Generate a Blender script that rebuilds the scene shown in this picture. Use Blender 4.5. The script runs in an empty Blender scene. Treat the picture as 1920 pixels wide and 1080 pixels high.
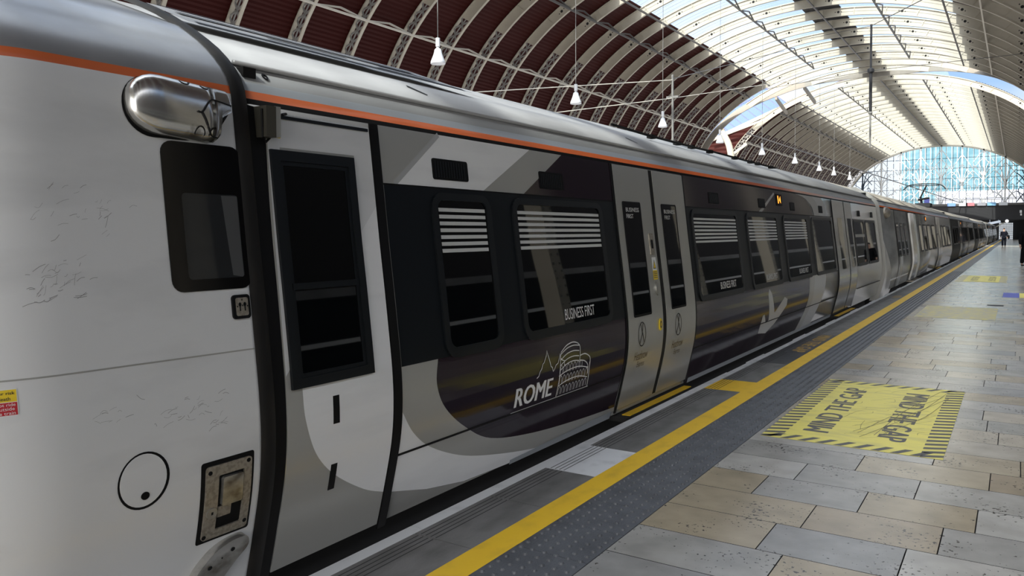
import bpy, bmesh, math, random
import numpy as np
from mathutils import Vector, Matrix
from mathutils.geometry import tessellate_polygon
random.seed(7)
S = bpy.context.scene
COL = S.collection

# ------------------------------------------------------------------ camera, sky, sun, exposure
cam_d = bpy.data.cameras.new('camera'); cam = bpy.data.objects.new('camera', cam_d); COL.objects.link(cam)
S.camera = cam
H = 1.55
F, CX, CY, ROLL, VP = 1460., 960., 486., .004, (1908., 432.)
_yv = Vector(((VP[0]-CX)/F, (CY-VP[1])/F, 1.)).normalized()
_up = Vector((-ROLL, 1., 0.))
_b = -_up.dot(_yv)/_yv.z
_z = (_up + Vector((0, 0, _b))).normalized()
_x = -_yv.cross(_z)
M3 = Matrix((_x, _yv, _z))                      # world = M3 @ (image right, image up, forward)
_r, _u, _f = M3 @ Vector((1, 0, 0)), M3 @ Vector((0, 1, 0)), M3 @ Vector((0, 0, 1))
mw = Matrix((( _r.x, _u.x, -_f.x, 0), (_r.y, _u.y, -_f.y, 0), (_r.z, _u.z, -_f.z, H), (0, 0, 0, 1)))
cam.matrix_world = mw
cam_d.sensor_width = 36; cam_d.lens = 36*F/1920; cam_d.shift_y = -(540-CY)/1920
cam_d.clip_start = .05; cam_d.clip_end = 2000
S.view_settings.view_transform = 'Standard'; S.view_settings.look = 'None'
S.view_settings.gamma = 1; S.view_settings.use_curve_mapping = False
S.view_settings.exposure = 0.28

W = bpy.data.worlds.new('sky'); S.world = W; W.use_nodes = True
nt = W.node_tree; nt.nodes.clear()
def N(t, kind, **k):
    n = t.nodes.new(kind)
    for a, v in k.items(): setattr(n, a, v)
    return n
wo = N(nt, 'ShaderNodeOutputWorld'); bg = N(nt, 'ShaderNodeBackground')
tc = N(nt, 'ShaderNodeTexCoord'); no = N(nt, 'ShaderNodeTexNoise'); rp = N(nt, 'ShaderNodeValToRGB'); mx = N(nt, 'ShaderNodeMix', data_type='RGBA')
no.inputs['Scale'].default_value = 3.2; no.inputs['Detail'].default_value = 5
rp.color_ramp.elements[0].position = .47; rp.color_ramp.elements[1].position = .66
nt.links.new(tc.outputs['Generated'], no.inputs['Vector']); nt.links.new(no.outputs['Fac'], rp.inputs['Fac'])
nt.links.new(rp.outputs['Color'], mx.inputs[0])
mx.inputs[6].default_value = (.36, .55, .90, 1); mx.inputs[7].default_value = (.95, .96, .98, 1)
sx_ = N(nt, 'ShaderNodeSeparateXYZ'); hz_ = N(nt, 'ShaderNodeMapRange'); hz_.inputs[1].default_value = .09; hz_.inputs[2].default_value = .16; hz_.inputs[3].default_value = 1; hz_.inputs[4].default_value = 0
my = N(nt, 'ShaderNodeMix', data_type='RGBA'); my.inputs[7].default_value = (.98, .97, .99, 1)
nt.links.new(tc.outputs['Generated'], sx_.inputs[0]); nt.links.new(sx_.outputs['Z'], hz_.inputs[0]); nt.links.new(hz_.outputs[0], my.inputs[0]); nt.links.new(mx.outputs[2], my.inputs[6])
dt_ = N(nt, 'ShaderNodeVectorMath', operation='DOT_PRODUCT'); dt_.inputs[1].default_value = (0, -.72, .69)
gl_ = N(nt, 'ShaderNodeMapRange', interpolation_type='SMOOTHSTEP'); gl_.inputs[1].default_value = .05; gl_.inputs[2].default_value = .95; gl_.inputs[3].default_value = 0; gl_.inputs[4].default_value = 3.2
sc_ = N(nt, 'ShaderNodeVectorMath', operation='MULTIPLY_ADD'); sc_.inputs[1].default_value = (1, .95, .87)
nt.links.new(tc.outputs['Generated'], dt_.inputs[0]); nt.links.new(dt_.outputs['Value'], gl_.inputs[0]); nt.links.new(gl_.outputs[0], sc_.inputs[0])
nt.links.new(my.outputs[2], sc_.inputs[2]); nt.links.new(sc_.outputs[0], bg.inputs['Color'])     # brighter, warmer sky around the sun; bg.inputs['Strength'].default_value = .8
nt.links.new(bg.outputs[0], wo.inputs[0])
sun_d = bpy.data.lights.new('sun', 'SUN'); sun = bpy.data.objects.new('sun', sun_d); COL.objects.link(sun)
sun_d.energy = 6.2; sun_d.angle = math.radians(.9); sun_d.color = (1, .94, .82)
sun.rotation_euler = Vector((.03, 1, -1.0)).to_track_quat('-Z', 'Y').to_euler()

# ------------------------------------------------------------------ materials
def mat(name, col, rough=.5, metal=0., coat=0., noise=None, bump=None, emit=None, spec=None):
    m = bpy.data.materials.new(name); m.use_nodes = True
    t = m.node_tree; p = t.nodes['Principled BSDF']
    p.inputs['Base Color'].default_value = (*col, 1); p.inputs['Roughness'].default_value = rough
    p.inputs['Metallic'].default_value = metal; p.inputs['Coat Weight'].default_value = coat
    p.inputs['Coat Roughness'].default_value = .08
    if spec is not None: p.inputs['Specular IOR Level'].default_value = spec
    if noise:                                   # (scale xyz, second colour, low, high, detail)
        sc, c2, lo, hi = noise
        co = N(t, 'ShaderNodeTexCoord'); mp = N(t, 'ShaderNodeMapping'); mp.inputs['Scale'].default_value = sc
        n = N(t, 'ShaderNodeTexNoise'); n.inputs['Scale'].default_value = 1; n.inputs['Detail'].default_value = 6
        r = N(t, 'ShaderNodeMapRange'); r.inputs[1].default_value = lo; r.inputs[2].default_value = hi
        x = N(t, 'ShaderNodeMix', data_type='RGBA')
        x.inputs[6].default_value = (*col, 1); x.inputs[7].default_value = (*c2, 1)
        t.links.new(co.outputs['Object'], mp.inputs[0]); t.links.new(mp.outputs[0], n.inputs['Vector'])
        t.links.new(n.outputs['Fac'], r.inputs[0]); t.links.new(r.outputs[0], x.inputs[0]); t.links.new(x.outputs[2], p.inputs['Base Color'])
    if bump:
        sc, st = bump
        co = N(t, 'ShaderNodeTexCoord'); n = N(t, 'ShaderNodeTexNoise'); n.inputs['Scale'].default_value = sc; n.inputs['Detail'].default_value = 4
        b = N(t, 'ShaderNodeBump'); b.inputs['Strength'].default_value = st; b.inputs['Distance'].default_value = .01
        t.links.new(co.outputs['Object'], n.inputs['Vector']); t.links.new(n.outputs['Fac'], b.inputs['Height']); t.links.new(b.outputs[0], p.inputs['Normal'])
    if emit:
        p.inputs['Emission Color'].default_value = (*emit[0], 1); p.inputs['Emission Strength'].default_value = emit[1]
    return m
def glassmat(name, tint, fac, dif=(.8, .88, 1)):
    m = bpy.data.materials.new(name); m.use_nodes = True; t = m.node_tree; t.nodes.clear()
    o = N(t, 'ShaderNodeOutputMaterial'); a = N(t, 'ShaderNodeBsdfTransparent'); b = N(t, 'ShaderNodeBsdfTranslucent'); x = N(t, 'ShaderNodeMixShader')
    a.inputs[0].default_value = (*tint, 1); b.inputs[0].default_value = (*dif, 1); x.inputs[0].default_value = fac
    g = N(t, 'ShaderNodeBsdfGlossy'); g.inputs['Roughness'].default_value = .05; y = N(t, 'ShaderNodeMixShader'); y.inputs[0].default_value = .04
    t.links.new(a.outputs[0], x.inputs[1]); t.links.new(b.outputs[0], x.inputs[2]); t.links.new(x.outputs[0], y.inputs[1]); t.links.new(g.outputs[0], y.inputs[2]); t.links.new(y.outputs[0], o.inputs[0])
    return m
K = {}
K['silver'] = mat('silver paint', (.50, .505, .495), .2, .55, .25, noise=((1.2, .5, 2), (.30, .305, .295), .4, .7))
K['nose'] = mat('worn pale grey paint', (.74, .75, .755), .38, .1, .12, noise=((2.5, 1.6, 5), (.64, .65, .655), .5, .75))
K['white'] = mat('white paint', (.84, .85, .855), .33, .0, .2, noise=((2, 1.2, 7), (.76, .77, .775), .5, .75))
K['greyp'] = mat('warm grey paint', (.43, .43, .405), .3, .25, .25)
K['purple'] = mat('dark aubergine paint', (.016, .008, .015), .10, .0, .0, spec=.38)
K['char'] = mat('charcoal paint', (.008, .0105, .013), .35, .0, .0, spec=.15)
K['doorp'] = mat('door silver paint', (.44, .44, .415), .28, .45, .25)
K['roof'] = mat('grey roof paint', (.31, .31, .31), .42, .25, .0, noise=((3, 1.0, 3), (.24, .24, .24), .42, .68))
K['noseroof'] = mat('dark grey dome paint', (.34, .345, .355), .32, .35, .15, noise=((3, 2, 3), (.25, .255, .265), .42, .68))
K['gband'] = mat('blue grey cantrail', (.33, .36, .39), .35, .3)
K['gutter'] = mat('grey gutter', (.26, .265, .265), .4, .3)
K['orange'] = mat('orange stripe paint', (.62, .13, .03), .4, .0, .2)
K['black'] = mat('black rubber', (.004, .004, .0045), .6, spec=.2)
K['rubber'] = mat('worn rubber seal', (.010, .0095, .009), .65, noise=((8, 8, 2), (.022, .019, .016), .5, .7), spec=.25)
K['glass'] = mat('dark window glass', (.002, .0025, .003), .02, 0, 0, spec=.5)
K['frame'] = mat('window frame', (.006, .008, .010), .38, spec=.3)
K['steel'] = mat('worn steel', (.52, .51, .48), .3, .85, noise=((7, 7, 12), (.22, .2, .17), .52, .7))
K['brass'] = mat('brushed plate', (.42, .38, .32), .4, .6, noise=((40, 60, 60), (.3, .27, .22), .45, .6))
K['stripew'] = mat('pale film', (.62, .63, .62), .4)
K['textw'] = mat('white lettering', (.78, .79, .78), .45)
K['textd'] = mat('dark lettering', (.035, .032, .03), .45)
K['brown'] = mat('bronze lettering', (.14, .10, .05), .45)
K['yellow'] = mat('yellow paint', (.80, .50, .02), .5, noise=((9, 5, 1), (.66, .41, .025), .5, .75))
K['ysign'] = mat('yellow sticker', (.80, .58, .03), .45)
K['rsign'] = mat('red sticker', (.50, .02, .03), .45)
K['under'] = mat('underframe', (.012, .012, .012), .8)
K['led'] = mat('amber display', (.05, .02, 0), .5, emit=((1, .30, .03), 2.2))
K['edge'] = mat('white edge paint', (.66, .67, .68), .6, noise=((6, 4, 1), (.47, .48, .49), .52, .72))
K['cop'] = mat('grey coping', (.17, .165, .16), .55, noise=((7, 3, 1), (.10, .097, .09), .42, .7), bump=(60, .2))
K['copd'] = mat('dark coping', (.055, .056, .06), .45, noise=((9, 5, 1), (.03, .03, .032), .42, .7))
K['tact'] = mat('dark tactile', (.095, .10, .11), .42, noise=((6, 6, 1), (.065, .068, .075), .42, .7), bump=(90, .25))
K['groove'] = mat('groove', (.03, .03, .03), .8)
K['ydecal'] = mat('faded yellow sheet', (.80, .70, .14), .4, noise=((3, 9, 1), (.66, .58, .15), .46, .66))
K['yworn'] = mat('worn yellow sheet', (.54, .46, .11), .35, noise=((7, 16, 1), (.36, .34, .29), .46, .54))
K['ddecal'] = mat('dark hatch', (.085, .08, .075), .45)
K['scr'] = mat('scratch', (.20, .18, .09), .6)
K['rib'] = mat('cream iron', (.42, .385, .31), .6, noise=((.6, .6, .6), (.34, .31, .245), .42, .65))
K['ribdark'] = mat('darkened cream iron', (.22, .20, .165), .6)  # cream iron darkened in its colour to offset the strong sun on it
K['hole'] = mat('pierced hole', (.012, .011, .01), .9)
K['latt'] = mat('grey iron tracery', (.21, .205, .19), .6)
K['red'] = mat('dark red boards', (.034, .0045, .003), .65, spec=.15)
K['redb'] = mat('red fascia', (.16, .016, .012), .5)
K['bar'] = mat('iron bar', (.10, .095, .09), .5)
K['cream'] = mat('cream iron bar', (.62, .58, .49), .5)
K['whiteiron'] = mat('white iron', (.7, .7, .67), .5)
K['blueiron'] = mat('dark blue grey iron', (.03, .045, .07), .5)
K['dark'] = mat('dark surface', (.014, .014, .016), .6)
K['ballast'] = mat('dark ballast', (.02, .019, .018), .95, bump=(40, 1))
K['lampw'] = mat('white enamel', (.74, .75, .76), .35)
K['teal'] = mat('teal facade', (.07, .17, .20), .35, noise=((.16, .16, .5), (.14, .24, .27), .45, .6))
K['wallr'] = mat('brown grey wall', (.018, .016, .015), .8)
K['tile'] = mat('glowing white tiles', (.75, .78, .8), .4, emit=((.85, .92, 1), .45))  # weak emission stands in for light falling on the tiles
K['sky_glass'] = glassmat('roof glazing', (.86, .93, 1), .10)
K['gable_glass'] = glassmat('gable glazing', (.84, .93, 1), .05)
K['blue_glass'] = glassmat('blue tinted glazing', (.42, .64, 1), .03)
K['cloth_n'] = mat('navy cloth', (.006, .007, .012), .9, spec=.1)
K['cloth_k'] = mat('black cloth', (.005, .005, .006), .9, spec=.1)
K['skin'] = mat('skin', (.45, .27, .2), .55)
K['hair'] = mat('dark hair', (.02, .014, .01), .6)
K['shirt'] = mat('grey shirt', (.25, .25, .27), .8)
K['bluesign'] = mat('blue sign', (.10, .12, .42), .5)
K['signw'] = mat('lit board', (.6, .66, .74), .4, emit=((.75, .85, 1), .5))
K['lampg'] = mat('globe lamp', (.8, .8, .8), .4, emit=((1, 1, 1), 1.6))
# paving: per slab tint, mottling and pits
m = bpy.data.materials.new('stone paving'); m.use_nodes = True; t = m.node_tree; p = t.nodes['Principled BSDF']
at = N(t, 'ShaderNodeAttribute', attribute_name='tint'); co = N(t, 'ShaderNodeTexCoord')
n1 = N(t, 'ShaderNodeTexNoise'); n1.inputs['Scale'].default_value = 5; n1.inputs['Detail'].default_value = 7
r1 = N(t, 'ShaderNodeMapRange'); r1.inputs[1].default_value = .3; r1.inputs[2].default_value = .7; r1.inputs[3].default_value = .84; r1.inputs[4].default_value = 1.12
v1 = N(t, 'ShaderNodeMix', data_type='RGBA', blend_type='MULTIPLY'); v1.inputs[0].default_value = 1
n2 = N(t, 'ShaderNodeTexNoise'); n2.inputs['Scale'].default_value = 42; n2.inputs['Detail'].default_value = 2
n3 = N(t, 'ShaderNodeTexNoise'); n3.inputs['Scale'].default_value = 3.1; n3.inputs['Detail'].default_value = 1
ad = N(t, 'ShaderNodeMath', operation='MULTIPLY_ADD'); ad.inputs[1].default_value = .45
r2 = N(t, 'ShaderNodeMapRange'); r2.inputs[1].default_value = .90; r2.inputs[2].default_value = .94
v2 = N(t, 'ShaderNodeMix', data_type='RGBA'); v2.inputs[7].default_value = (.06, .055, .05, 1)
for n in (n1, n2, n3): t.links.new(co.outputs['Object'], n.inputs['Vector'])
t.links.new(n1.outputs['Fac'], r1.inputs[0]); t.links.new(at.outputs['Color'], v1.inputs[6]); t.links.new(r1.outputs[0], v1.inputs[7])
t.links.new(n3.outputs['Fac'], ad.inputs[0]); t.links.new(n2.outputs['Fac'], ad.inputs[2]); t.links.new(ad.outputs[0], r2.inputs[0])
t.links.new(r2.outputs[0], v2.inputs[0]); t.links.new(v1.outputs[2], v2.inputs[6]); t.links.new(v2.outputs[2], p.inputs['Base Color'])
p.inputs['Roughness'].default_value = .2; p.inputs['Specular IOR Level'].default_value = .5
K['stone'] = m

# ------------------------------------------------------------------ helpers
ROOTLOC = {}
def thing(name, label, cat, loc=(0, 0, 0), group=None):
    o = bpy.data.objects.new(name, None); COL.objects.link(o); o.location = loc; o.empty_display_size = .2
    o['label'] = label; o['category'] = cat
    if group: o['group'] = group
    ROOTLOC[o.name] = Vector(loc)
    return o
def tag(o, label, cat, group=None, kind=None):
    if label: o['label'] = label
    if cat: o['category'] = cat
    if group: o['group'] = group
    if kind: o['kind'] = kind
    return o
def put(name, bm, m, parent=None, smooth=False, label=None):
    """link a bmesh built in world coordinates as one object; under a thing its vertices become local to the thing"""
    me = bpy.data.meshes.new(name)
    off = Vector((0, 0, 0))
    if parent:
        r = parent
        while r.parent: r = r.parent
        off = ROOTLOC.get(r.name, Vector((0, 0, 0)))
    if off.length: bmesh.ops.translate(bm, verts=bm.verts, vec=-off)
    if smooth:
        for f in bm.faces: f.smooth = True
    bm.to_mesh(me); bm.free()
    for x in (m if isinstance(m, (list, tuple)) else [m]): me.materials.append(K[x] if isinstance(x, str) else x)
    o = bpy.data.objects.new(name, me); COL.objects.link(o)
    if parent: o.parent = parent
    if label: o['label'] = label
    return o
def struct(name, bm, m, label=None, smooth=False):
    o = put(name, bm, m, None, smooth); o['kind'] = 'structure'
    if label: o['label'] = label
    return o
def box(bm, x0, x1, y0, y1, z0, z1, mi=0):
    v = [bm.verts.new((x, y, z)) for x in (x0, x1) for y in (y0, y1) for z in (z0, z1)]
    for q in ((0, 1, 3, 2), (4, 6, 7, 5), (0, 4, 5, 1), (2, 3, 7, 6), (0, 2, 6, 4), (1, 5, 7, 3)):
        f = bm.faces.new([v[i] for i in q]); f.material_index = mi
def quad(bm, pts, mi=0):
    f = bm.faces.new([bm.verts.new(p) for p in pts]); f.material_index = mi; return f
def tube(bm, pts, r, n=6, mi=0, caps=True):
    pts = [Vector(p) for p in pts]; rings = []
    rr = r if isinstance(r, (list, tuple)) else [r]*len(pts)
    for i, p in enumerate(pts):
        d = (pts[min(i+1, len(pts)-1)] - pts[max(i-1, 0)]).normalized()
        a = d.cross(Vector((0, 0, 1)) if abs(d.z) < .9 else Vector((1, 0, 0))).normalized(); b = d.cross(a)
        rings.append([bm.verts.new(p + rr[i]*(math.cos(2*math.pi*k/n)*a + math.sin(2*math.pi*k/n)*b)) for k in range(n)])
    for A, B in zip(rings, rings[1:]):
        for k in range(n):
            f = bm.faces.new((A[k], A[(k+1) % n], B[(k+1) % n], B[k])); f.material_index = mi
    if caps:
        for R_ in (rings[0][::-1], rings[-1]):
            f = bm.faces.new(R_); f.material_index = mi
def bar(bm, p, q, w, d, mi=0, up=(0, 1, 0)):
    """rectangular bar from p to q, w wide across, d deep along up"""
    p, q, up = Vector(p), Vector(q), Vector(up); a = (q-p).normalized(); s = a.cross(up).normalized()*w/2; u = up.normalized()*d/2
    A = [bm.verts.new(p+x*s+y*u) for x, y in ((-1, -1), (1, -1), (1, 1), (-1, 1))]; B = [bm.verts.new(q+x*s+y*u) for x, y in ((-1, -1), (1, -1), (1, 1), (-1, 1))]
    for k in range(4):
        f = bm.faces.new((A[k], A[(k+1) % 4], B[(k+1) % 4], B[k])); f.material_index = mi
    for R_ in (A[::-1], B):
        f = bm.faces.new(R_); f.material_index = mi
def lathe(bm, prof, c, n=20, mi=0):
    """prof: (radius, z) about a vertical axis at c"""
    rings = [[bm.verts.new((c[0]+r*math.cos(2*math.pi*k/n), c[1]+r*math.sin(2*math.pi*k/n), c[2]+z)) for k in range(n)] for r, z in prof]
    for A, B in zip(rings, rings[1:]):
        for k in range(n):
            f = bm.faces.new((A[k], A[(k+1) % n], B[(k+1) % n], B[k])); f.material_index = mi
def rrect(y0, y1, z0, z1, r=.05, n=5):
    out = []
    for cy, cz, a in ((y1-r, z1-r, 0), (y0+r, z1-r, 90), (y0+r, z0+r, 180), (y1-r, z0+r, 270)):
        for k in range(n+1):
            t_ = math.radians(a+90*k/n); out.append((cy+r*math.cos(t_), cz+r*math.sin(t_)))
    return out
def ell(cy, cz, ry, rz, n=24): return [(cy+ry*math.cos(2*math.pi*k/n), cz+rz*math.sin(2*math.pi*k/n)) for k in range(n)]
def stroke(pts, w):
    """polyline as a closed ribbon in 2D"""
    L, R_ = [], []
    for i, p in enumerate(pts):
        a = pts[max(i-1, 0)]; b = pts[min(i+1, len(pts)-1)]
        dx, dy = b[0]-a[0], b[1]-a[1]; l = math.hypot(dx, dy) or 1
        L.append((p[0]-dy/l*w/2, p[1]+dx/l*w/2)); R_.append((p[0]+dy/l*w/2, p[1]-dx/l*w/2))
    return L + R_[::-1]
def curve(pts, n=6):
    """Catmull-Rom through the points"""
    P_ = [pts[0]] + list(pts) + [pts[-1]]; out = []
    for i in range(1, len(P_)-2):
        for k in range(n):
            t_ = k/n; a, b, c, d = (np.array(P_[i+j], float) for j in (-1, 0, 1, 2))
            out.append(tuple(.5*((2*b)+(-a+c)*t_+(2*a-5*b+4*c-d)*t_*t_+(-a+3*b-3*c+d)*t_**3)))
    out.append(tuple(pts[-1])); return out

# ------------------------------------------------------------------ train body profile
XM, XC = -2.76, -4.16
PZ = [-.5, -.15, -.05, .02, .12, .22, .32, .42, .52, .62, .72, .85, 1.0, 1.25, 1.5, 1.75, 2.0, 2.18, 2.25, 2.30, 2.38, 2.49, 2.585, 2.643, 2.72, 2.79, 2.83]
PD = [.27, .17, .135, .115, .09, .066, .042, .02, .006, 0, 0, .008, .025, .055, .088, .117, .146, .168, .192, .245, .325, .50, .666, .80, 1.0, 1.2, 1.4]
_zz = np.linspace(-.5, 2.83, 667); _dd = np.interp(_zz, PZ, PD)
for _ in range(3): _dd[8:-8] = np.convolve(_dd, np.ones(15)/15, 'same')[8:-8]
def D(z): return float(np.interp(z, _zz, _dd))
def nose_in(y):                                  # how far the front mask has turned inwards
    if y >= 1.43: return 0.
    t_ = min((1.43-y)/.75, .999); return .95*(1-math.sqrt(1-t_*t_))
def bp(y, z, o=0.):
    e = .01; dz = (D(z+e)-D(z-e))/(2*e); l = math.hypot(1, dz)
    return Vector((XM-D(z)-nose_in(y)+o/l, y, z+o*dz/l))
ZL = [round(-.15+.045*i, 3) for i in range(60)]
def flat(bm, loops, o, thick):
    vs = [Vector((a, b, 0)) for l in loops for a, b in l]
    vv = [bm.verts.new((o, v.x, v.y)) for v in vs]
    fs = []
    for tri in tessellate_polygon([[Vector((a, b, 0)) for a, b in l] for l in loops]):
        try: fs.append(bm.faces.new([vv[i] for i in tri]))
        except ValueError: pass
    if thick:
        ed = [e for f in fs for e in f.edges if len(e.link_faces) == 1]
        ex = bmesh.ops.extrude_edge_only(bm, edges=list(set(ed)))
        for v in ex['geom']:
            if isinstance(v, bmesh.types.BMVert): v.co.x = o-thick
def conform(bm, smooth=True):
    z0 = min(v.co.z for v in bm.verts); z1 = max(v.co.z for v in bm.verts)
    for z in ZL:
        if z0+.004 < z < z1-.004:
            bmesh.ops.bisect_plane(bm, geom=bm.verts[:]+bm.edges[:]+bm.faces[:], plane_co=(0, 0, z), plane_no=(0, 0, 1))
    y0 = min(v.co.y for v in bm.verts)
    if y0 < 1.45:
        for k in range(8): bmesh.ops.bisect_plane(bm, geom=bm.verts[:]+bm.edges[:]+bm.faces[:], plane_co=(0, 1.45-.06*k, 0), plane_no=(0, 1, 0))
    for v in bm.verts: v.co = bp(v.co.y, v.co.z, v.co.x)
    bmesh.ops.recalc_face_normals(bm, faces=bm.faces)
    s = sum((f.normal.x*f.calc_area() for f in bm.faces))
    if s < 0: bmesh.ops.reverse_faces(bm, faces=bm.faces)
def decal(name, polys, m, parent, o, thick=0., label=None):
    """polys: list of polygons, each a list of loops (outline, holes...) in (along, height)"""
    bm = bmesh.new()
    for pl in polys: flat(bm, pl if isinstance(pl[0][0], (tuple, list)) else [pl], o, thick)
    conform(bm)
    ob = put(name, bm, m, parent, label=label)
    return ob
def text_polys(txt, size, sx=1., shear=0., bold=0.):
    c = bpy.data.curves.new('lettering', 'FONT'); c.body = txt; c.size = size; c.shear = shear; c.offset = bold; c.resolution_u = 3; c.space_line = .85
    o = bpy.data.objects.new('lettering', c); COL.objects.link(o)
    dg = bpy.context.evaluated_depsgraph_get(); me = bpy.data.meshes.new_from_object(o.evaluated_get(dg))
    V = [(v.co.x*sx, v.co.y) for v in me.vertices]; P_ = [tuple(p.vertices) for p in me.polygons]
    bpy.data.objects.remove(o); bpy.data.curves.remove(c); bpy.data.meshes.remove(me)
    return V, P_
def fit_text(txt, y0, y1, z0, z1, shear=0., bold=0.):
    V, P_ = text_polys(txt, 1, 1, shear, bold)
    a0 = min(v[0] for v in V); a1 = max(v[0] for v in V); b0 = min(v[1] for v in V); b1 = max(v[1] for v in V)
    return [(y0+(a-a0)/(a1-a0)*(y1-y0), z0+(b-b0)/(b1-b0)*(z1-z0)) for a, b in V], P_
def side_text(name, txt, y0, y1, z0, z1, m, parent, o, shear=0., bold=0.):
    V, P_ = fit_text(txt, y0, y1, z0, z1, shear)
    bm = bmesh.new()
    for k, da in enumerate((0, bold*(z1-z0), -bold*(z1-z0)) if bold else (0,)):
        vv = [bm.verts.new((o+k*2e-5, a+da, b)) for a, b in V]
        for f in P_:
            try: bm.faces.new([vv[i] for i in f])
            except ValueError: pass
    conform(bm); return put(name, bm, m, parent)
def ground_text(bm, txt, place, bold=0., mi=0):
    """place(a,b): a along the line and b up the letters, both 0..1"""
    V, P_ = fit_text(txt, 0, 1, 0, 1, 0)
    for k, da in enumerate((0, bold, -bold) if bold else (0,)):
        vv = [bm.verts.new(Vector(place(a+da, b))+Vector((0, 0, k*2e-5))) for a, b in V]
        for f in P_:
            try: bm.faces.new([vv[i] for i in f]).material_index = mi
            except ValueError: pass
def shell(name, y0, y1, parent, mats, zcut, o=0., bottom=-.02, ends=True, ystep=None):
    """full cross-section of a carriage swept along y; mats picked by height through zcut [(z, index), ...]"""
    zs = sorted(set([bottom]+[z for z in ZL if z > bottom+.01 and z < 2.82]+[z for z, _ in zcut if z > bottom]+[2.83]))
    prof = [(z, 1) for z in zs] + [(z, -1) for z in zs[-2::-1]]
    ys = [y0, y1] if not ystep else list(np.arange(y0, y1, ystep))+[y1]
    bm = bmesh.new(); rows = []
    for y in ys:
        r = []
        for z, s in prof:
            p = bp(y, z, o)
            if z >= 2.82: p = Vector((XC, y, 2.83+o-nose_in(y)*.5))
            elif nose_in(y): p.z -= max(0, z-1.9)*nose_in(y)*.55
            r.append(bm.verts.new(p if s > 0 else (2*XC-p.x, p.y, p.z)))
        rows.append(r)
    def mi(za, zb):
        k = 0
        for z, i in zcut:
            if (za+zb)/2 > z: k = i
        return k
    for A, B in zip(rows, rows[1:]):
        for i in range(len(prof)-1):
            f = bm.faces.new((A[i], B[i], B[i+1], A[i+1])); f.material_index = mi(prof[i][0], prof[i+1][0]); f.smooth = True
    if ends:
        bm.faces.new(rows[0]); bm.faces.new(rows[-1][::-1])
    bmesh.ops.recalc_face_normals(bm, faces=bm.faces)
    return put(name, bm, mats, parent)
ZCUT = [(-9, 0), (2.135, 1), (2.16, 2), (2.197, 3), (2.24, 4), (2.335, 5)]
BODY = ['silver', 'black', 'orange', 'gband', 'gutter', 'roof']
def under(y0, y1, parent):
    bm = bmesh.new(); box(bm, XC-1.1, XC+1.1, y0+.3, y1-.3, -.62, -.03)
    put('underframe', bm, 'under', parent)
    for yc in (y0+3.2, y1-3.2):
        bm = bmesh.new()
        for sx in (-.72, .72):
            box(bm, XC+sx*1.32-.05, XC+sx*1.32+.05, yc-1.3, yc+1.3, -.48, -.3)
        b = put('bogie', bm, 'under', parent)
        for dy in (-.95, .95):
            bm = bmesh.new()
            for sx in (-.75, .75):
                rings = []
                for xo in (-.06, .06):
                    rings.append([bm.verts.new((XC+sx+xo, yc+dy+.42*math.cos(2*math.pi*k/24), -.49+.42*math.sin(2*math.pi*k/24))) for k in range(24)])
                for k in range(24): bm.faces.new((rings[0][k], rings[0][(k+1) % 24], rings[1][(k+1) % 24], rings[1][k]))
                bm.faces.new(rings[0][::-1]); bm.faces.new(rings[1])
            tube(bm, [(XC-.75, yc+dy, -.49), (XC+.75, yc+dy, -.49)], .09, 10)
            put('wheel_set', bm, 'under', b)
def window(parent, y0, y1, z0=.815, z1=1.785, bars=0, text=None, rim=.05, r=.1, mid=None):
    fr = decal('window_frame', [[rrect(y0, y1, z0, z1, r), rrect(y0+rim, y1-rim, z0+.06, z1-.045, r*.6)]], 'frame', parent, .016, .016)
    decal('window_pane', [rrect(y0+rim-.005, y1-rim+.005, z0+.055, z1-.04, r*.6)], 'glass', fr, .007)
    if mid: decal('window_bar', [[(y0+rim, mid-.03), (y1-rim, mid-.03), (y1-rim, mid+.03), (y0+rim, mid+.03)]], 'greyp', fr, .014, .006)
    if bars:
        zs = [1.685-.0405*k for k in range(bars)]
        decal('striped_film', [[(y0+rim+.015, z-.011), (y1-rim-.015, z-.011), (y1-rim-.015, z+.011), (y0+rim+.015, z+.011)] for z in zs], 'stripew', fr, .0085)
    if text:
        side_text('lettering', 'BUSINESS FIRST', *text, 'textw', fr, .0088)
    return fr
def seam(parent, pts, w, m='black', o=.0085, th=.004, name='panel_seam'):
    return decal(name, [stroke(pts, w)], m, parent, o, th)

# ------------------------------------------------------------------ platform and track
bm = bmesh.new(); box(bm, -9, -2.9, -20, 175, -1.35, -1.2); struct('floor', bm, 'ballast')
for x in (-4.9, -3.42):
    bm = bmesh.new(); box(bm, x-.035, x+.035, -10, 168, -1.05, -.91); box(bm, x-.07, x+.07, -10, 168, -1.2, -1.05)
    tag(put('running_rail', bm, 'under'), 'dark steel running rail under the train, ' + ('nearer the platform' if x > -4 else 'on the side away from the platform'), 'rail')
bm = bmesh.new(); box(bm, -2.60, 4.2, -6, 168, -1.35, -.012); struct('floor_2', bm, 'dark', 'platform body')
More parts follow.
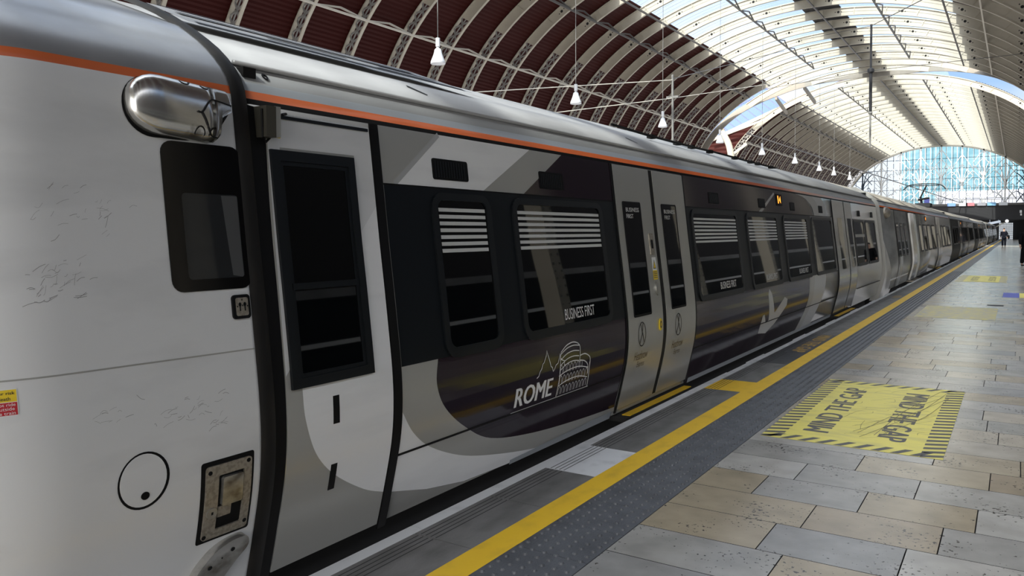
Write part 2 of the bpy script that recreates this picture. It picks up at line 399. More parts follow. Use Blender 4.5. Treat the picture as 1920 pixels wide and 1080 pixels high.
# edge strips along the platform, following the slightly stepped edge
bm = bmesh.new()
y = -6.
while y < 166:
    L = .76
    j = .0 if y < 8 else (.012 if int(y/L) % 3 else -.008)
    box(bm, -2.668+j, -2.585, y+.002, y+L-.002, -.35, 0); y += L
struct('trim_1', bm, 'edge', 'white painted platform edge')
bm = bmesh.new(); bg_ = bmesh.new()
y = 1.35; sp = {}
marks = {4.38: 'edge', 7.47: 'yellow', 9.32: 'copd', 10.0: 'copd', 10.7: 'copd', 11.4: 'copd'}
slabs = [(-6, 1.6), (1.6, 2.35), (2.35, 3.05), (3.05, 3.73), (3.73, 4.38), (4.38, 5.02), (5.02, 5.64), (5.64, 6.3), (6.3, 6.9), (6.9, 7.47), (7.47, 8.03), (8.03, 8.65), (8.65, 9.32), (9.32, 10.3), (10.3, 12.3), (12.3, 13.0)]
while slabs[-1][1] < 165: slabs.append((slabs[-1][1], slabs[-1][1]+.75))
for a, b in slabs:
    mi = 0
    if abs(a-4.38) < .01: mi = 1
    if abs(a-7.47) < .01: mi = 2
    if a in (9.32, 10.3): mi = 3
    if a > 19.8 and a < 20.6: mi = 3
    box(bm, -2.585, -2.222, a+.0025, b-.0025, -.3, 0, mi)
    for k in range(4):                       # grooves cut along the slab
        xg = -2.555+.032*k
        if a < 40: quad(bm, [(xg, a+.01, .0008), (xg+.007, a+.01, .0008), (xg+.007, b-.01, .0008), (xg, b-.01, .0008)], 4)
struct('trim_2', bm, ['cop', 'edge', 'yellow', 'copd', 'groove'], 'grooved coping slabs behind the white edge')
bm = bmesh.new(); box(bm, -2.222, -2.06, -6, 166, -.3, .001); struct('trim_3', bm, 'yellow', 'yellow warning line along the platform')
bm = bmesh.new(); y = -6.
while y < 165: box(bm, -2.06, -1.665, y+.002, y+.398, -.3, 0); y += .4
def dome(bm, x, y, r, h):
    a = [bm.verts.new((x+r*math.cos(k*math.pi/4), y+r*math.sin(k*math.pi/4), 0)) for k in range(8)]
    b = [bm.verts.new((x+r*.6*math.cos(k*math.pi/4), y+r*.6*math.sin(k*math.pi/4), h)) for k in range(8)]
    for k in range(8): bm.faces.new((a[k], a[(k+1) % 8], b[(k+1) % 8], b[k]))
    bm.faces.new(b)
yy = 1.2
while yy < 34:
    for k in range(6): dome(bm, -2.03+.066*k, yy, .0145, .009)
    yy += .0667
for k in range(6): box(bm, -2.03+.066*k-.012, -2.03+.066*k+.012, 34, 165, 0, .005)
struct('trim_4', bm, 'tact', 'dark studded tactile strip')
# stone paving in rows across the platform
bm = bmesh.new(); lay = bm.loops.layers.float_color.new('tint')
TAN = [(.34, .285, .20), (.39, .335, .245), (.32, .265, .19)]; GRY = [(.36, .345, .315), (.305, .295, .275), (.40, .385, .355), (.26, .255, .245)]; PAL = [(.42, .375, .30), (.40, .365, .305), (.355, .34, .30)]
near = {0: ([-.2], 'gg'), 1: ([-.92, -.15], 'gtg'), 2: ([-1.05, -.43, .25], 'tggg'), 3: ([-.93, -.30, .3], 'ttgg'), 4: ([-1.3, -.72, -.16, .5], 'tgtgg'), 5: ([-1.15, -.48, .1], 'gggg'), 6: ([-.86, -.12, .5], 'gttg'), 7: ([-.45, .04], 'gtt')}
for row in range(-22, 400):
    y0 = 2.99+.4*row
    if row in near: js, cols = near[row]
    else:
        js, cols = [], None; x = -1.66+random.uniform(.25, .9)
        while x < 3.9: js.append(x); x += random.choice((.45, .6, .75, .9))
    js = js+[js[-1]+.7*(i+1) for i in range(8) if js[-1]+.7*(i+1) < 3.9] if cols else js
    xs = [-1.663]+js+[4.1]
    for i, (a, b) in enumerate(zip(xs, xs[1:])):
        if cols: c = random.choice(TAN if (cols[i] if i < len(cols) else 'g') == 't' else GRY)
        else: c = random.choice(PAL+TAN[:2]+GRY[:2] if y0 < 16 else PAL+GRY[:3])
        g = .003
        q = [(a+g, y0+g), (b-g, y0+g), (b-g, y0+.4-g), (a+g, y0+.4-g)]
        top = quad(bm, [(px, py, 0) for px, py in q])
        for l in top.loops: l[lay] = (*c, 1)
        for e in range(4):
            (ax, ay), (bx, by) = q[e], q[(e+1) % 4]
            f = quad(bm, [(ax, ay, 0), (ax, ay, -.012), (bx, by, -.012), (bx, by, 0)])
            for l in f.loops: l[lay] = (.05, .05, .05, 1)
struct('floor_3', bm, 'stone', 'stone slab paving of the platform')
# MIND THE GAP sheet
def sheet(name, x0, x1, y0, y1, m, label, hatch=True, text=True, z=.0015, e=.0022):
    r = thing(name, label, 'floor marking', (x0, y0, 0))
    bm = bmesh.new(); quad(bm, [(x0, y0, z), (x1, y0, z), (x1, y1, z), (x0, y1, z)]); put('sheet', bm, m, r)
    if hatch:
        bm = bmesh.new(); w = .14; n = int((y1-y0)/.115)
        for i in range(n):
            ya = y0+i*(y1-y0)/n; st = .056
            for xa in (x0, x1-w):
                yb = min(ya+.06, y1-st); quad(bm, [(xa, ya, e), (xa+w, yb, e), (xa+w, yb+st, e), (xa, ya+st, e)])
        n = int((x1-x0)/.135)
        for i in range(n):
            xa = x0+.02+i*(x1-x0-.1)/n
            for ya in (y0, y1-.16): quad(bm, [(xa, ya+.01, e), (xa+.055, ya+.01, e), (min(xa+.14, x1), ya+.15, e), (min(xa+.085, x1), ya+.15, e)])
        put('hatched_border', bm, 'ddecal', r)
    if text:
        for sgn, xa, xb in ((1, x0+.235, x0+.425), (-1, x0+.755, x0+.955)):
            bm = bmesh.new(); ya, yb = y0+.34, y1-.38
            if sgn > 0: ground_text(bm, 'MIND THE GAP', lambda a, b: (xb-b*(xb-xa), ya+a*(yb-ya), e), .006)
            else: ground_text(bm, 'MIND THE GAP', lambda a, b: (xa+b*(xb-xa), yb-a*(yb-ya), e), .006)
            put('lettering', bm, 'ddecal', r)
    return r
g = sheet('floor_sign', -1.62, -.40, 5.95, 8.61, 'ydecal', 'large yellow floor sheet with MIND THE GAP twice and hatched border, scratched')
bm = bmesh.new()
for k in range(46):
    if k < 5: a = (-.95+random.uniform(-.1, .1), 6.3+random.uniform(-.15, .2)); b_ = (-.55+random.uniform(-.06, .06), 8.25+random.uniform(-.25, .2))
    else:
        a = (random.uniform(-1.3, -.6), random.uniform(6.2, 8.2)); an = random.gauss(1.0, .5); l = random.uniform(.1, .5); b_ = (min(a[0]+l*math.cos(an), -.42), min(a[1]+l*math.sin(an), 8.5))
    mid = ((a[0]+b_[0])/2+random.uniform(-.07, .07), (a[1]+b_[1])/2); st = stroke(curve([a, mid, b_], 5), .005 if k < 5 else .0028)
    n = len(st)//2
    for i in range(n-1): quad(bm, [(*st[i], .0029), (*st[i+1], .0029), (*st[-2-i], .0029), (*st[-1-i], .0029)])
put('scratching', bm, 'scr', g)['kind'] = 'stuff'
sheet('floor_sign', -1.55, -.30, 15.7, 18.2, 'yworn', 'worn faded yellow floor sheet farther along, its writing rubbed away', hatch=False, text=False)
g = sheet('floor_sign', -1.60, -.25, 27.2, 31.2, 'yworn', 'bright yellow floor sheet well down the platform, before the walking people', hatch=False, text=False)
bm = bmesh.new(); quad(bm, [(-1.38, 27.4, .003), (-.45, 27.4, .003), (-.45, 31.0, .003), (-1.38, 31.0, .003)]); put('centre_panel', bm, 'ydecal', g)
bm = bmesh.new()
ground_text(bm, 'MIND THE GAP', lambda a, b: (-1.02-b*.2, 28+a*2.4, .004)); ground_text(bm, 'MIND THE GAP', lambda a, b: (-.75+b*.2, 30.4-a*2.4, .004))
put('lettering', bm, 'ddecal', g)
r = thing('floor_sign', 'dark blue and yellow floor patch beside the platform walkway', 'floor marking', (-.35, 21.5, 0))
bm = bmesh.new(); quad(bm, [(-.27, 21.3, .0015), (.06, 21.3, .0015), (.06, 22.9, .0015), (-.27, 22.9, .0015)]); put('blue_panel', bm, 'bluesign', r)
bm = bmesh.new(); quad(bm, [(.06, 21.3, .0015), (.7, 21.3, .0015), (.7, 22.9, .0015), (.06, 22.9, .0015)]); put('yellow_panel', bm, 'ydecal', r)
bm = bmesh.new(); box(bm, -.50, -.22, 18.75, 19.05, -.01, .003); tag(put('drain_cover', bm, 'dark'), 'small dark drain cover set in the paving', 'drain cover')
# coping lettering
for ya, yb, lab in ((10.35, 12.2, 'dark coping slab lettered in orange, beside the yellow line'), (19.95, 20.6, 'small orange marking on the coping far along the edge')):
    r = thing('edge_sign', lab, 'floor marking', (-2.4, ya, 0)); bm = bmesh.new(); quad(bm, [(-2.5, ya-.1, .0014), (-2.225, ya-.1, .0014), (-2.225, yb+.1, .0014), (-2.5, yb+.1, .0014)]); put('dark_panel', bm, 'copd', r)
    bm = bmesh.new(); ground_text(bm, 'MIND THE GAP', lambda a, b: (-2.44+b*.17, yb-a*(yb-ya), .0020), .006); put('lettering', bm, mat('orange lettering', (.42, .25, .04), .5), r)

# ------------------------------------------------------------------ first carriage
car = thing('railway_carriage', 'leading carriage in silver and dark purple with driving cab, ROME lettering and open platform side', 'carriage', (XC, 11, -.91), 'carriages of the train')
shell('body_shell', 2.30, 20.85, car, BODY, ZCUT)
mask = shell('cab_mask', .69, 2.235, car, ['nose', 'orange', 'noseroof'], [(-9, 0), (2.163, 1), (2.197, 2)], o=.012, bottom=-.16, ystep=.04)
under(1.2, 20.6, car)
# rubber seal arch between mask and cab door
bm = bmesh.new()
for s in (1, -1):
    zs = [-.16+.05*i for i in range(60)]; zs = [z for z in zs if z < 2.82]+[2.83]
    rows = []
    for z in zs:
        rr = []
        for yq, oo in ((2.215, .0), (2.225, .018), (2.262, .022), (2.30, .016), (2.318, -.005)):
            p = bp(yq, z, oo)
            if z >= 2.82: p = Vector((XC, yq, 2.83+oo))
            rr.append(bm.verts.new(p if s > 0 else (2*XC-p.x, p.y, p.z)))
        rows.append(rr)
    for A, B in zip(rows, rows[1:]):
        for i in range(4): bm.faces.new((A[i], A[i+1], B[i+1], B[i]))
bmesh.ops.recalc_face_normals(bm, faces=bm.faces); put('rubber_seal', bm, 'rubber', car, True)
# dark jamb behind the seal
decal('door_jamb', [[(2.30, -.1), (2.365, -.1), (2.372, .8), (2.385, 1.7), (2.40, 2.12), (2.30, 2.13)]], 'black', car, .004)
# cab door with its big window
DY0, DY1 = 2.385, 3.085
cd = decal('cab_door', [[(2.372, -.02), (DY1, -.02), (DY1, 2.11), (DY0+.02, 2.11), (2.385, 1.7)]], 'white', car, .006, .004)
cd.data.materials[0] = K['greyp']
swl = [(2.47, .95), (2.47, .82), (2.482, .68), (2.55, .51), (2.69, .37), (2.92, .23), (3.085, .165)]
decal('white_swoosh', [curve(swl, 6)+[(3.085, 1.69), (2.955, 1.555), (2.47, 1.05)]], 'white', cd, .0075)
decal('white_panel', [[(2.38, .9), (2.47, 1.0), (2.47, 1.95), (2.955, 1.95), (2.955, 1.555), (3.085, 1.69), (3.085, 2.11), (DY0+.02, 2.11)]], 'nose', cd, .0073)
wf = decal('cab_door_window', [[[(2.405, .835), (2.94, .835), (2.94, 1.935), (2.405, 1.935)], [(2.455, .88), (2.895, .88), (2.895, 1.885), (2.455, 1.885)]]], 'frame', cd, .022, .02)
decal('inner_frame', [[[(2.448, .875), (2.902, .875), (2.902, 1.89), (2.448, 1.89)], [(2.475, .90), (2.875, .90), (2.875, 1.865), (2.475, 1.865)]]], 'frame', wf, .015, .012)
decal('window_pane', [[(2.45, .87), (2.9, .87), (2.9, 1.885), (2.45, 1.885)]], 'glass', wf, .010)
decal('sash_bar', [[(2.46, 1.285), (2.89, 1.285), (2.89, 1.315), (2.46, 1.315)]], 'frame', wf, .02, .012)
for a, b, c, d in ((2.655, .63, 2.695, .765), (2.655, .30, 2.695, .43)):
    decal('handle_slot', [[(a, b), (c, b), (c, d), (a, d)]], 'black', cd, .0095, .004)
decal('drip_rail', [[(2.47, 2.085), (3.07, 2.085), (3.07, 2.1), (2.47, 2.1)]], 'frame', cd, .016, .012)
st = decal('warning_sticker', [rrect(2.425, 2.485, 1.985, 2.135, .008)], 'nose', cd, .008)
decal('warning_triangle', [[(2.43, 2.065), (2.48, 2.065), (2.455, 2.115)]], 'textd', st, .0085)
decal('warning_symbol', [[(2.439, 2.071), (2.471, 2.071), (2.455, 2.104)]], 'ysign', st, .009)
decal('sticker_text', [rrect(2.43, 2.48, 1.992, 2.04, .004)], 'ysign', st, .0085)
decal('sticker_lines', [[(2.437, z), (2.473, z), (2.473, z+.004), (2.437, z+.004)] for z in (2.002, 2.013, 2.024)], 'textd', st, .009)
# bracket lamp over the jamb
bm = bmesh.new(); y0, y1 = 2.36, 2.43
p = bp(2.39, 2.08); 
box(bm, p.x-.02, p.x+.085, 2.345, 2.40, 1.985, 2.125); br = put('door_camera', bm, 'brass', car)
br.data.materials[0] = mat('dull olive metal', (.075, .07, .055), .5, .4)
bm = bmesh.new(); box(bm, p.x-.02, p.x+.075, 2.40, 2.435, 1.99, 2.128); put('camera_back', bm, 'greyp', br)
bm = bmesh.new(); tube(bm, [(p.x+.03, 2.41, 1.99), (p.x+.05, 2.37, 1.965), (p.x+.06, 2.345, 1.985), (p.x+.06, 2.34, 2.11)], .006); put('camera_loop', bm, 'black', br)
bm = bmesh.new(); tube(bm, [(p.x+.02, 2.435, 2.02), (p.x+.02, 2.45, 2.07), (p.x+.02, 2.49, 2.105), (p.x+.0, 2.53, 2.115)], .007); put('camera_cable', bm, 'black', br)
# cable fittings above the stripe
bm = bmesh.new(); q = bp(2.34, 2.29)
box(bm, q.x-.03, q.x+.03, 2.33, 2.40, 2.265, 2.31); put('cable_gland', bm, 'rubber', car)
decal('rivet_ring', [[ell(2.47, 2.285, .016, .016, 12), ell(2.47, 2.285, .009, .009, 12)]], 'black', car, .006, .004)
# thick dark door post and the livery of the saloon side
decal('door_post', [[(3.092, -.05), (3.155, -.05), (3.155, 2.135), (3.092, 2.135)]], 'black', car, .010, .008)
E1 = 15.3
pc = [(3.48, .83), (3.46, .69), (3.54, .54), (3.76, .38), (4.09, .23), (4.65, .14), (5.40, .085), (6.0, .06)]
decal('purple_panel', [curve(pc, 6)+[(6.02, .84), (3.48, .84)], [(7.70, -.02), (13.1, -.02), (13.22, .3), (13.3, .84), (7.70, .84)]], 'purple', car, .003)
decal('purple_header', [[(4.58, 1.81), (5.19, 2.135), (6.02, 2.135), (6.02, 1.81)], [(7.70, 1.81), (7.70, 2.135), (12.9, 2.135), (13.35, 2.06), (13.6, 1.95), (13.7, 1.81)]], 'purple', car, .003)
decal('charcoal_band', [[(3.165, .83), (6.02, .825), (6.02, 1.805), (3.165, 1.82)], [(7.70, .83), (13.45, .83), (13.45, 1.805), (7.70, 1.805)]], 'char', car, .0045)
decal('grey_window_band', [[(13.45, .83), (15.28, .83), (15.28, 1.805), (13.45, 1.805)], [(17.2, .83), (20.4, .83), (20.4, 1.805), (17.2, 1.805)]], mat('mid grey band', (.10, .105, .105), .3, .2, .2), car, .0045)
gc = [(3.165, .585), (3.27, .45), (3.46, .32), (3.82, .18), (4.27, .08), (4.70, .01), (5.0, -.02)]
decal('grey_swoosh', [[(3.165, .83), (3.48, .83)]+curve(pc, 6)[1:]+[(6.02, .02), (5.0, -.02)]+curve(gc, 6)[::-1]], 'greyp', car, .0022)
decal('white_swoosh', [curve(gc, 6)+[(4.37, -.02), (3.87, .0), (3.49, .06), (3.165, .14)]], 'white', car, .0026)
decal('header_panel', [[(3.165, 1.82), (3.26, 1.82), (3.69, 2.135), (3.165, 2.135)], [(4.10, 1.815), (4.58, 1.81), (5.19, 2.135), (4.73, 2.135)]], 'greyp', car, .0026)
decal('white_header', [[(3.26, 1.82), (4.10, 1.815), (4.73, 2.135), (3.69, 2.135)]], 'white', car, .0026)
decal('header_stripe', [stroke([(3.255, 1.82), (3.69, 2.135)], .03)], mat('shade grey film', (.42, .43, .43), .4), car, .0032)
# swoosh by the second door
lg = mat('pale grey film', (.50, .51, .50), .33, .1, .2)
decal('pale_arc', [curve([(12.6, 2.135), (13.2, 2.09), (13.65, 1.97), (13.8, 1.81)], 5)+curve([(14.25, 1.81), (14.1, 2.02), (13.75, 2.135)], 5)], 'greyp', car, .0036)
decal('white_arc', [curve([(14.25, 1.81), (14.1, 2.02), (13.75, 2.135)], 5)+curve([(14.5, 2.135), (14.75, 2.0), (14.85, 1.81)], 5)], lg, car, .0036)
decal('pale_ray', [[(10.45, 1.81), (10.6, 1.81), (11.35, 2.08), (11.3, 2.1)]], 'greyp', car, .0036)
decal('white_band', [curve([(13.32, .83), (13.24, .55), (13.12, .3), (12.75, -.02)], 5)+curve([(13.45, -.02), (13.85, .3), (14.1, .55), (14.22, .83)], 5)], lg, car, .004)
decal('grey_band', [curve([(12.95, .83), (12.9, .5), (12.75, .25), (12.4, -.02)], 5)+curve([(12.75, -.02), (13.12, .3), (13.24, .55), (13.32, .83)], 5)], 'greyp', car, .0038)
# aeroplane silhouette
al = decal('aeroplane_emblem', [
    [(10.22, .22), (10.28, .45), (10.36, .46), (10.5, .33), (10.62, .36), (10.48, .72), (10.55, .78), (10.66, .72), (10.86, .44), (11.35, .62), (11.52, .58), (11.50, .49), (11.0, .28), (10.62, .18)]], lg, car, .0045)
# seam along the skirt, sill and vents
seam(car, [(3.165, .35), (6.0, .345)], .012, o=.006); seam(car, [(7.7, .345), (15.3, .345)], .012, o=.006); seam(car, [(17.55, .345), (20.8, .345)], .012, o=.006)
seam(car, [(3.165, 1.815), (6.02, 1.808)], .010, o=.006); seam(car, [(7.7, 1.808), (15.3, 1.808)], .010, o=.006)
decal('sill_strip', [[(4.4, -.03), (5.95, -.03), (5.95, .03), (4.4, -.0)], [(7.8, -.03), (15.2, -.03), (15.2, .02), (7.8, .02)]], 'gband', car, .006, .003)
for a, b in ((3.60, 3.95), (4.82, 5.17), (8.48, 8.82), (10.47, 10.79), (12.18, 12.46), (14.18, 14.5), (18.12, 18.38), (19.86, 20.14)):
    v = decal('vent', [rrect(a, b, 1.865, 1.99, .015)], 'black', car, .008, .006)
    n = max(4, int((b-a)/.028))
    decal('vent_grille', [[(a+.02+(b-a-.04)*i/n, 1.88), (a+.028+(b-a-.04)*i/n, 1.88), (a+.028+(b-a-.04)*i/n, 1.975), (a+.02+(b-a-.04)*i/n, 1.975)] for i in range(n)], 'frame', v, .011, .003)
dsp = decal('destination_display', [rrect(11.40, 11.70, 1.92, 2.085, .01)], 'black', car, .012, .008)
decal('display_glyph', [[(11.46, 1.95), (11.51, 1.95), (11.51, 2.06), (11.46, 2.06)], [(11.54, 2.0), (11.62, 1.95), (11.62, 2.06)]], 'led', dsp, .014)
# windows
window(car, 3.55, 4.155, bars=7, r=.1)
window(car, 4.41, 5.765, bars=7, text=(4.98, 5.45, .905, .985), r=.1)
window(car, 7.84, 9.43, bars=7, text=(8.55, 9.12, .905, .985))
window(car, 9.80, 11.30, bars=7, text=(10.45, 11.0, .905, .98))
window(car, 11.63, 13.17, bars=7, text=(12.3, 12.9, .905, .98))
window(car, 13.48, 15.13)
window(car, 17.42, 18.68, mid=1.45)
window(car, 18.88, 20.25)
# double doors
def doors(parent, y0, ym, y1, m='doorp', full=True, win=((.13, .48), (.15, .50)), gap=.045):
    for k, (a, b) in enumerate(((y0, ym-gap), (ym+gap, y1))):
        lf = decal('door_leaf', [[(a, .03), (b, .03), (b, 2.125), (a, 2.125)]], m, parent, .014, .012)
        w0, w1 = win[k]
        decal('door_window', [rrect(a+w0, a+w1, .83, 1.80, .012)], 'glass', lf, .016)
        if full:
            fr = decal('door_window_frame', [[rrect(a+w0-.018, a+w1+.018, .81, 1.815, .02), rrect(a+w0, a+w1, .83, 1.80, .012)]], 'black', lf, .0175, .003)
            side_text('lettering', 'BUSINESS', a+w0+.045, a+w1-.03, 1.725, 1.762, 'textw', lf, .0175)
            side_text('lettering', 'FIRST', a+w0+.045, a+w0+.19, 1.668, 1.705, 'textw', lf, .0175)
            c = a+.27 if k == 0 else a+.29
            em = decal('door_emblem', [[ell(c, .655, .083, .108), ell(c, .655, .073, .098)], stroke([(c-.045, .575), (c, .655), (c+.02, .75)], .013), stroke([(c+.05, .58), (c-.03, .745)], .011)], 'textd', lf, .0165)
            side_text('lettering', 'Heathrow', c-.14, c+.15, .435, .51, 'brown', lf, .0165, shear=.2)
            side_text('lettering', 'Express', c-.06, c+.10, .355, .42, 'brown', lf, .0165, shear=.2)
            if k == 0:
                ct = decal('door_control', [rrect(b-.145, b-.055, 1.335, 1.535, .012)], 'brass', lf, .02, .006)
                decal('control_button', [rrect(b-.118, b-.082, 1.395, 1.475, .01)], 'black', ct, .024, .004)
                sg = decal('warning_sticker', [[(b-.145, 1.11), (b-.045, 1.11), (b-.045, 1.315), (b-.145, 1.315)]], 'textw', lf, .0165)
                decal('sticker_panel', [[(b-.145, 1.11), (b-.045, 1.11), (b-.045, 1.195), (b-.145, 1.195)]], 'ysign', sg, .0172)
                decal('warning_triangle', [[(b-.13, 1.21), (b-.06, 1.21), (b-.095, 1.295)]], 'textd', sg, .0172)
                decal('warning_symbol', [[(b-.118, 1.217), (b-.072, 1.217), (b-.095, 1.278)]], 'ysign', sg, .0178)
                decal('sticker_lines', [[(b-.135, z), (b-.055, z), (b-.055, z+.008), (b-.135, z+.008)] for z in (1.125, 1.142, 1.159, 1.176)], 'brown', sg, .0178)
                decal('finger_pull', [ell(b-.09, 1.03, .035, .065)], 'steel', lf, .024, .008)
                bt = decal('open_button', [ell(b-.085, .70, .036, .055)], 'ysign', lf, .026, .010)
                decal('button_face', [[ell(b-.085, .70, .022, .034), ell(b-.085, .70, .012, .018)]], 'brown', bt, .028, .002)
    seam(parent, [(y0-.02, .0), (y0-.02, 2.135)], .028, o=.012, th=.01); seam(parent, [(y1+.02, .0), (y1+.02, 2.135)], .028, o=.012, th=.01)
    decal('door_seal', [[(ym-gap+.004, .03), (ym+gap-.004, .03), (ym+gap-.004, 2.125), (ym-gap+.004, 2.125)]], 'rubber', parent, .010, .008)
    bm = bmesh.new(); x = bp(ym, -.03).x
    box(bm, x-.12, x+.12, y0, y1, -.075, -.035); stp = put('door_step', bm, 'under', parent)
    bm = bmesh.new(); box(bm, x+.04, x+.115, y0+.08, y1-.05, -.035, -.029); put('step_edge', bm, 'yellow', stp)
doors(car, 6.05, 6.855, 7.68)
doors(car, 15.36, 16.5, 17.28, full=False, win=((.35, .8), (.2, .6)), m='silver')
# ROME and the amphitheatre drawing
side_text('lettering', 'ROME', 4.305, 4.79, .385, .515, 'textw', car, .005, shear=.05, bold=.045)
sk = [[(4.28, .355), (5.37, .355)]]
def lines(pts, w): return stroke(pts, w)
dr = [lines([(4.27, .352), (5.37, .352)], .010)]
dr.append(lines([(4.56, .545), (4.585, .555), (4.6, .585), (4.62, .60), (4.635, .635), (4.65, .64), (4.68, .685), (4.69, .72), (4.705, .685), (4.735, .63), (4.75, .60), (4.77, .59), (4.785, .56), (4.80, .57), (4.82, .60), (4.85, .61), (4.865, .64), (4.875, .675), (4.885, .64), (4.92, .62), (4.945, .615), (4.945, .57)], .007))
y0, y1, zb = 4.86, 5.33, .36
dr.append(lines([(4.87, zb), (4.885, .5), (4.885, .66), (4.895, .675)], .008)); dr.append(lines([(5.355, zb), (5.35, .55)], .008))
for zo, r_ in ((.665, 1), (.625, 1), (.585, 1), (.55, 1)):
    dr.append(lines(curve([(4.885, zo), (4.98, zo+.035), (5.08, zo+.045), (5.17, zo+.035)], 4), .007))
dr.append(lines(curve([(4.89, .68), (4.97, .72), (5.06, .735), (5.13, .725), (5.175, .70), (5.185, .66), (5.18, .57)], 4), .008))
dr.append(lines(curve([(5.18, .62), (5.26, .625), (5.33, .60), (5.355, .57), (5.35, .5)], 4), .008)); dr.append(lines(curve([(5.18, .585), (5.26, .57), (5.32, .53), (5.33, .46)], 4), .008))
for zo in (.455, .53): dr.append(lines(curve([(4.875, zo-.02), (5.0, zo+.005), (5.17, zo+.01), (5.33, zo-.02)], 4), .007))
for rowi, zo in enumerate((.37, .45, .525)):
    for k in range(9):
        ya = 4.89+.05*k
        if rowi == 2 and k > 6: continue
        dr.append(lines([(ya, zo), (ya, zo+.04), (ya+.007, zo+.054), (ya+.016, zo+.06), (ya+.025, zo+.054), (ya+.032, zo+.04), (ya+.032, zo)], .0045))
decal('skyline_drawing', dr, 'textw', car, .0052)
# cab mask fittings
cw = decal('cab_side_window', [[rrect(1.855, 2.235, 1.312, 1.925, .05), rrect(1.93, 2.203, 1.36, 1.715, .018)]], 'black', mask, .018, .005)
cw.data.materials[0] = mat('black glass border', (.002, .002, .0025), .1, spec=.3)
decal('window_pane', [rrect(1.925, 2.208, 1.355, 1.72, .018)], mat('tinted cab glass', (.02, .022, .024), .04), cw, .015)
decal('interior_post', [[(2.145, 1.37), (2.2, 1.36), (2.2, 1.71), (2.12, 1.71)]], mat('dim grey reveal', (.07, .072, .075), .3), cw, .0155)
kp = decal('key_switch', [rrect(2.122, 2.212, 1.182, 1.285, .016)], 'black', mask, .022, .01)
pl = decal('key_plate', [rrect(2.137, 2.198, 1.195, 1.272, .008)], 'brass', kp, .025, .003)
decal('key_hole', [ell(2.155, 1.243, .007, .009), [(2.152, 1.215), (2.158, 1.215), (2.158, 1.24), (2.152, 1.24)], ell(2.180, 1.243, .007, .009), [(2.177, 1.215), (2.183, 1.215), (2.183, 1.24), (2.177, 1.24)], ell(2.142, 1.235, .003, .004, 8), ell(2.193, 1.235, .003, .004, 8), ell(2.167, 1.262, .003, .004, 8), ell(2.168, 1.238, .003, .004, 8)], 'black', pl, .0265)
ds = decal('danger_sign', [rrect(1.17, 1.268, .945, 1.035, .005)], 'textw', mask, .0135)
decal('sign_panel', [[(1.172, .992), (1.265, .992), (1.265, 1.032), (1.172, 1.032)]], 'ysign', ds, .0142)
decal('sign_panel', [[(1.172, .948), (1.265, .948), (1.265, .99), (1.172, .99)]], 'rsign', ds, .0142)
side_text('lettering', 'Danger risk', 1.182, 1.26, 1.013, 1.026, 'textd', ds, .0148, bold=.02); side_text('lettering', 'of death', 1.197, 1.247, .997, 1.009, 'textd', ds, .0148, bold=.01)
side_text('lettering', 'Do not ride', 1.182, 1.26, .978, .988, 'textw', ds, .0148); side_text('lettering', 'on outside', 1.184, 1.257, .964, .975, 'textw', ds, .0148); side_text('lettering', 'of the train', 1.182, 1.259, .950, .961, 'textw', ds, .0148)
hc = decal('round_hatch', [ell(1.681, .62, .105, .108, 36)], 'black', mask, .0135)
decal('hatch_cover', [ell(1.678, .622, .094, .099, 36)], 'nose', hc, .016, .002); decal('hatch_lock', [ell(1.683, .563, .017, .015, 16)], 'black', hc, .019, .003)
rc = decal('coupling_box', [rrect(1.925, 2.185, .275, .62, .012)], 'black', mask, .0135)
rp_ = decal('box_plate', [[rrect(1.945, 2.168, .29, .60, .015), rrect(2.005, 2.13, .325, .555, .006)]], 'brass', rc, .022, .008)
decal('box_recess', [rrect(2.0, 2.135, .32, .56, .006)], 'black', rc, .0145)
decal('lever', [rrect(2.02, 2.12, .425, .545, .01)], 'steel', rc, .032, .018); decal('lever_foot', [rrect(2.01, 2.075, .375, .42, .004)], 'brass', rc, .02, .006)
decal('lock_barrel', [ell(1.978, .405, .026, .022, 18)], 'steel', rc, .027, .005); decal('lock_slot', [[(1.974, .399), (1.984, .399), (1.984, .411), (1.974, .411)]], 'black', rc, .0275)
decal('plate_screw', [ell(a, b, .010, .009, 10) for a, b in ((1.962, .575), (2.15, .585), (1.955, .305), (2.153, .32))], 'black', rc, .0235, .002)
# oval step
ov = decal('step_plate', [curve([(1.90, .10), (1.93, .17), (2.0, .235), (2.08, .262), (2.15, .262), (2.172, .235), (2.165, .205), (2.12, .165), (2.06, .10), (2.02, .05), (1.95, .03), (1.90, .06), (1.90, .10)], 4)[:-1]], 'steel', mask, .05, .045)
decal('step_screw', [ell(2.09, .222, .011, .009, 10), ell(1.985, .175, .011, .009, 10), ell(2.0, .122, .011, .009, 10), ell(2.04, .2, .004, .004, 8)], 'black', ov, .0515)
# steel camera housing: rounded shell with a stepped open end
K['steelbox'] = mat('dented steel', (.62, .61, .58), .2, .9, noise=((5, 9, 9), (.16, .145, .12), .60, .68))
bm = bmesh.new()
Ys = [1.722, 1.724, 1.73, 1.742, 1.76, 1.785, 1.815, 1.85, 1.9, 1.95, 2.0, 2.04, 2.075]
def hous(y, a):
    """a in degrees, -90 under the shell, 90 on top"""
    t_ = max(0, (1.85-y)/.128); sc = math.sqrt(max(0, 1-t_*t_))
    r_ = math.radians(a); ca = max(0, math.cos(r_))
    z = 2.052-(y-1.9)*.06+(.112*math.sin(r_) if a < 0 else .118*math.sin(r_))*(sc**.8)
    return bp(y, z, .012+(.085*ca**.45)*sc**.7)
AN = [-90, -82, -72, -60, -48, -34, -18, 0, 18, 34, 48, 60, 72, 82, 90]
rows = [[bm.verts.new(hous(y, a)) for a in AN] for y in Ys]
